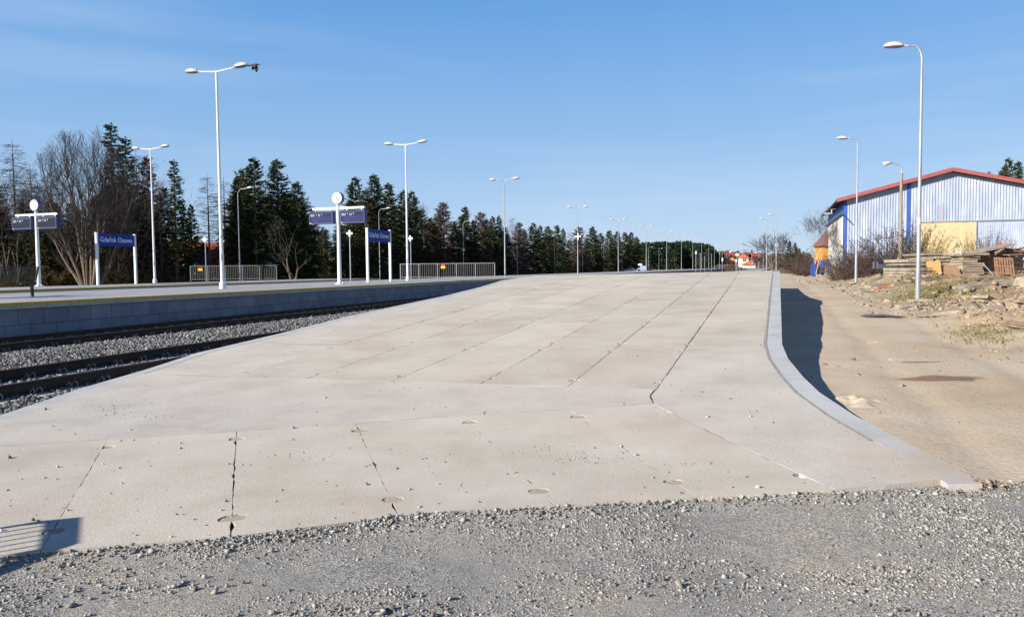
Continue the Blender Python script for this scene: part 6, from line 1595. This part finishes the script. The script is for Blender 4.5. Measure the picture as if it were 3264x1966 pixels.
# short grass on the bank
r = np.random.default_rng(17); pts = []
for (cx, cy, sx, sy, n_) in ((2990, 925, 70, 12, 5200), (2900, 950, 60, 10, 1500), (2700, 900, 60, 8, 1200), (3130, 1065, 55, 16, 500), (3000, 955, 110, 16, 1200)):
    for i in range(n_):
        px, py = r.normal(cx, sx), r.normal(cy, sy)
        if py < 893 or px > 3330: continue
        q_ = on_sand(px, py); pts.append((q_.x, q_.y, sand_z(q_.x, q_.y)))
pts = np.array(pts); n = len(pts); D_ = np.stack([r.normal(0, .5, n), r.normal(0, .5, n), r.uniform(.4, 1, n)], 1); D_ /= np.linalg.norm(D_, axis=1)[:, None]
tag(kites('grass', pts, D_, r.uniform(.012, .03, n), r.uniform(.04, .12, n), MT['grass'], None, 4), kind='stuff')

# ------------------------------------------------------------------ houses
def house(px0, px1, eave_py, ridge_py, d, label, wall='plasterwhite', roof='rooftile', dep=9, base=-0.1, rz=0.0, hip=False, wins=3, ov=0.5, name='house'):
    a = aty(px0, eave_py, d); b = aty(px1, eave_py, d); ze = a.z; zr = aty((px0 + px1) / 2, ridge_py, d + dep / 2).z
    w = b.x - a.x; c = Vector(((a.x + b.x) / 2, d + dep / 2, base)); t = tag(empty(name, c, rz), label, 'house')
    H = ze - base; R = zr - base
    mb = MB(); hw, hd = w / 2 - ov, dep / 2 - ov
    vs = [(-hw, -hd, 0), (hw, -hd, 0), (hw, hd, 0), (-hw, hd, 0), (-hw, -hd, H), (hw, -hd, H), (hw, hd, H), (-hw, hd, H)]
    fs = [(0, 1, 5, 4), (1, 2, 6, 5), (2, 3, 7, 6), (3, 0, 4, 7)]
    if not hip: vs += [(-hw, 0, R - .15), (hw, 0, R - .15)]; fs += [(4, 7, 8)[::-1], (5, 9, 6)[::-1]]
    mb.add(vs, fs); mb.build('wall', MT[wall], t, local=True)
    mb = MB(); W2, D2 = w / 2, dep / 2; r = W2 - min(W2 * .6, D2) if hip else W2; T = .18
    low = [(-W2, -D2, H - .1), (W2, -D2, H - .1), (W2, D2, H - .1), (-W2, D2, H - .1), (-r, 0, R), (r, 0, R)]
    up = [(x, y, z + T) for x, y, z in low]
    f = [(0, 1, 5, 4), (2, 3, 4, 5), (1, 2, 5), (3, 0, 4)]
    mb.add(low + up, [tuple(i + 6 for i in q_) for q_ in f] + [tuple(reversed(q_)) for q_ in f] + [(i, (i + 1) % 4, (i + 1) % 4 + 6, i + 6) for i in range(4)])
    rf = mb.build('roof', MT[roof], t, local=True)
    mb = MB(); mb.box((w * .18, .4, R + .1), (.6, .6, 1.5)); mb.build('chimney', MT['plasterwhite'], rf, local=True)
    for k in range(wins):
        x = -hw + 2 * hw * (k + .5) / wins; mb = MB(); mb.box((x, -hd - .02, H * .55), (1.1, .08, 1.2)); wi = mb.build('window_frame', MT['white'], t, local=True)
        mb = MB(); mb.box((x, -hd - .07, H * .55), (.9, .04, 1.0)); mb.build('pane', MT['window'], wi, local=True)
    return t
house(500, 600, 830, 775, 96, 'red-roofed house with white porch seen between bare trees at left', base=-.1, dep=10, wins=2)
house(600, 712, 838, 778, 100, 'red-roofed house behind the left railing, right of the white porch', wall='plastertan', dep=9, wins=3)
mb = MB(); a = aty(572, 862, 93); 
t = tag(empty('porch', (a.x, a.y, -.1)), 'small white porch with flat roof before the left red-roofed house', 'porch')
for x in (-.3, 1.9):
    m2 = MB(); m2.box((x, 0, 1.2), (.3, .3, 2.6)); m2.build('pillar', MT['white'], t, local=True)
m2 = MB(); m2.box((.5, 0, 2.6), (3.6, 2.0, .28)); m2.build('flat_roof', MT['white'], t, local=True)
house(120, 236, 806, 738, 84, 'dark-roofed tan house half hidden behind the left clock mast', wall='plastertan', roof='roofdark', dep=10, wins=3)
house(1000, 1062, 858, 848, 104, 'low white building behind trees left of the right clock mast', roof='roofdark', dep=6, wins=0)
house(1085, 1138, 856, 846, 106, 'low white building between the clock mast and the name sign', roof='roofdark', dep=6, wins=2)
house(1290, 1372, 862, 846, 118, 'pale low building glimpsed through the right railing', roof='roofdark', dep=6, wins=2)
# far settlement
def gable_house(px0, px1, eave_py, ridge_py, base_py, d, wall, roof, label, dep=10):
    a = aty(px0, eave_py, d); b = aty(px1, eave_py, d); zb = aty(px0, base_py, d).z - 0.5; zr = aty((px0 + px1) / 2, ridge_py, d).z; w = b.x - a.x
    t = tag(empty('house', ((a.x + b.x) / 2, d, zb)), label, 'house'); H = a.z - zb; R = zr - zb; hw = w / 2
    mb = MB(); mb.add([(-hw * .86, 0, 0), (hw * .86, 0, 0), (hw * .86, 0, H), (0, 0, R - .3), (-hw * .86, 0, H), (-hw * .86, dep, 0), (hw * .86, dep, 0), (hw * .86, dep, H), (0, dep, R - .3), (-hw * .86, dep, H)], [(0, 1, 2, 3, 4), (9, 8, 7, 6, 5), (0, 4, 9, 5), (1, 6, 7, 2)]); mb.build('wall', MT[wall], t, local=True)
    mb = MB()
    for s in (-1, 1):
        vs = [(s * hw, -.5, H - .2), (0, -.5, R), (0, dep + .5, R), (s * hw, dep + .5, H - .2)]; mb.add(vs + [(x, y, z + .3) for x, y, z in vs], [(0, 1, 2, 3), (7, 6, 5, 4), (0, 4, 5, 1), (1, 5, 6, 2), (2, 6, 7, 3), (3, 7, 4, 0)])
    mb.build('roof', MT[roof], t, local=True)
    for x in (-.2, .2):
        mb = MB(); mb.box((x * w, -.04, H * .72), (w * .1, .06, w * .13)); mb.build('window', MT['window'], t, local=True)
    return t
gable_house(2312, 2348, 829, 814, 856, 330, 'plasterorange', 'roofdark', 'distant orange gabled house left of the white house')
house(2314, 2346, 818, 806, 350, 'distant long brick-red roof behind the orange gable', wall='roofdark', dep=8, wins=0, base=0.3)
# white house: tower part, wing, low front
p = aty(2371, 852, 420); t = tag(empty('house', (p.x, 420, 0.5)), 'distant bright white house with stepped orange hipped roofs', 'house')
def zz2(py): return aty(2390, py, 420).z - 0.5
def xx2(px): return aty(px, 850, 420).x - p.x
def hipbox(x0, x1, zt, zr, y, dep, ztb=0.0, roof='rooforange', ov=.6):
    mb = MB(); mb.box(((x0 + x1) / 2, y + dep / 2, (zt + ztb) / 2), (x1 - x0, dep, zt - ztb)); mb.build('wall', MT['plasterwhite'], t, local=True)
    mb = MB(); cx = (x0 + x1) / 2; hw = (x1 - x0) / 2 + ov; vs = [(cx - hw, y - ov, zt), (cx + hw, y - ov, zt), (cx + hw, y + dep + ov, zt), (cx - hw, y + dep + ov, zt), (cx - hw * .15, y + dep / 2, zr), (cx + hw * .15, y + dep / 2, zr)]
    mb.add(vs, [(0, 1, 5, 4), (2, 3, 4, 5), (1, 2, 5), (3, 0, 4), (3, 2, 1, 0)]); mb.build('roof', MT[roof], t, local=True)
hipbox(xx2(2371), xx2(2393), zz2(822), zz2(808), 4, 6)
hipbox(xx2(2396), xx2(2408), zz2(832), zz2(824), 4, 6)
hipbox(xx2(2371), xx2(2408), zz2(844), zz2(833), 0, 3.5)
for px in (2377, 2383):
    mb = MB(); mb.box((xx2(px), 3.95, zz2(829)), (.8, .1, 1.0)); mb.build('window', MT['window'], t, local=True)
house(2398, 2428, 818, 808, 470, 'distant brick-red roof right of the white house', wall='roofdark', dep=10, wins=0, base=.3)
house(2286, 2306, 826, 812, 380, 'distant dark low building left of the orange gable', wall='roofdark', roof='roofdark', dep=8, wins=0, base=.3)
# round signal and masts in the distance
p = aty(2350, 812, 160); t = tag(empty('round_sign', (p.x, p.y, 0.7)), 'distant round white sign with red lamp on a post', 'sign')
mb = MB(); mb.tube([(0, .1, 0), (0, .1, p.z - .7)], .05, 8); mb.build('pole', MT['galv'], t, local=True)
n = 20; mb = MB(); R = .42; mb.add([(R * math.cos(2 * math.pi * k / n), y, p.z - .7 + R * .8 * math.sin(2 * math.pi * k / n)) for y in (0, .06) for k in range(n)], [tuple(range(n)), tuple(reversed(range(n, 2 * n)))] + [(k + n, (k + 1) % n + n, (k + 1) % n, k) for k in range(n)]); mb.build('disc', MT['white'], t, local=True)
mb = MB(); mb.ellipsoid((.6, 0, p.z - .7), (.16, .1, .2), 10, 6); mb.build('red_lamp', MT['red'], t, smooth=True, local=True)
mb = MB(); mb.bar((-.3, -.02, p.z - .9), (.25, -.02, p.z - .5), .05, .02, up=Vector((0, 1, 0))); mb.build('black_bar', MT['black'], t, local=True)
for i, (px, top, bot_, d) in enumerate(((2396, 795, 853, 210), (2419, 803, 853, 215), (2346, 826, 856, 190), (2358, 820, 855, 180), (2418, 822, 853, 170), (2433, 822, 853, 200), (2218, 800, 860, 180), (2232, 806, 860, 188), (2246, 806, 860, 196), (2268, 808, 860, 204), (2302, 822, 858, 170))):
    a = aty(px, bot_, d); b = aty(px, top, d); t = tag(empty('signal_mast', (a.x, a.y, .4)), '%s thin distant mast from the left beyond the ramp crest' % ORD[sorted([2396, 2419, 2346, 2358, 2418.5, 2433, 2218, 2232, 2246, 2268, 2302]).index(px if i != 4 else 2418.5)], 'mast', 'thin distant masts beyond the ramp crest')
    mb = MB(); mb.tube([(0, 0, 0), (0, 0, b.z - .4)], .06, 6); mb.build('pole', MT['galv'], t, local=True)
    if i % 2 == 0:
        mb = MB(); mb.box((0, -.1, b.z - .8), (.32, .12, .75)); mb.build('signal_plate', MT['white' if i % 4 else 'black'], t, local=True)
# van and car
p = aty(2046, 862, 215); t = tag(empty('van', (p.x, p.y, 0.2), -.15), 'pale blue-white van parked at the end of the tree belt', 'van')
mb = MB(); prof = [(-1.4, .35), (1.3, .35), (1.3, 1.9), (-.45, 1.9), (-.95, 1.3), (-1.4, 1.15)]
mb.add([(x, y, z) for y in (-.9, .9) for x, z in prof], [tuple(range(6)), tuple(reversed(range(6, 12)))] + [(i + 6, (i + 1) % 6 + 6, (i + 1) % 6, i) for i in range(6)]); mb.build('body', M('van_paint', [(.35, .42, .58)], 1, .4), t, local=True)
mb = MB(); mb.add([(-.92, -.91, 1.3), (-.5, -.91, 1.3), (-.5, -.91, 1.8), (-.55, -.91, 1.8)], [(0, 1, 2, 3)]); mb.add([(-1.0, -.8, 1.33), (-.98, .8, 1.33), (-.52, .8, 1.82), (-.52, -.8, 1.82)], [(0, 1, 2, 3)]); mb.build('window', MT['window'], t, local=True)
mb = MB(); mb.box((-.5, 0, 2.25), (1.1, 1.2, .55)); mb.build('roof_box', MT['white'], t, local=True)
for x in (-.85, .85):
    for y in (-.85, .85):
        mb = MB(); mb.tube([(x, y - .1, .33), (x, y + .1, .33)], .33, 12); mb.build('wheel', MT['black'], t, local=True)
p = aty(2010, 860, 212); t = tag(empty('car', (p.x, p.y, 0.1), -.1), 'small white car half hidden left of the pale van', 'car')
mb = MB(); prof = [(-1.9, .3), (1.9, .3), (1.9, .8), (1.3, .9), (.9, 1.35), (-.6, 1.38), (-1.1, .92), (-1.85, .8)]
mb.add([(x, y, z) for y in (-.8, .8) for x, z in prof], [tuple(range(8)), tuple(reversed(range(8, 16)))] + [(i + 8, (i + 1) % 8 + 8, (i + 1) % 8, i) for i in range(8)]); mb.build('body', MT['white'], t, local=True)
for x in (-1.2, 1.2):
    for y in (-.78, .78):
        mb = MB(); mb.tube([(x, y - .08, .3), (x, y + .08, .3)], .3, 12); mb.build('wheel', MT['black'], t, local=True)
for k in (0,):
    mb = MB(); mb.add([(-.95, -.81, .93), (1.1, -.81, .93), (.82, -.81, 1.28), (-.6, -.81, 1.30)], [(0, 1, 2, 3)]); mb.build('window', MT['window'], t, local=True)
print('script done')
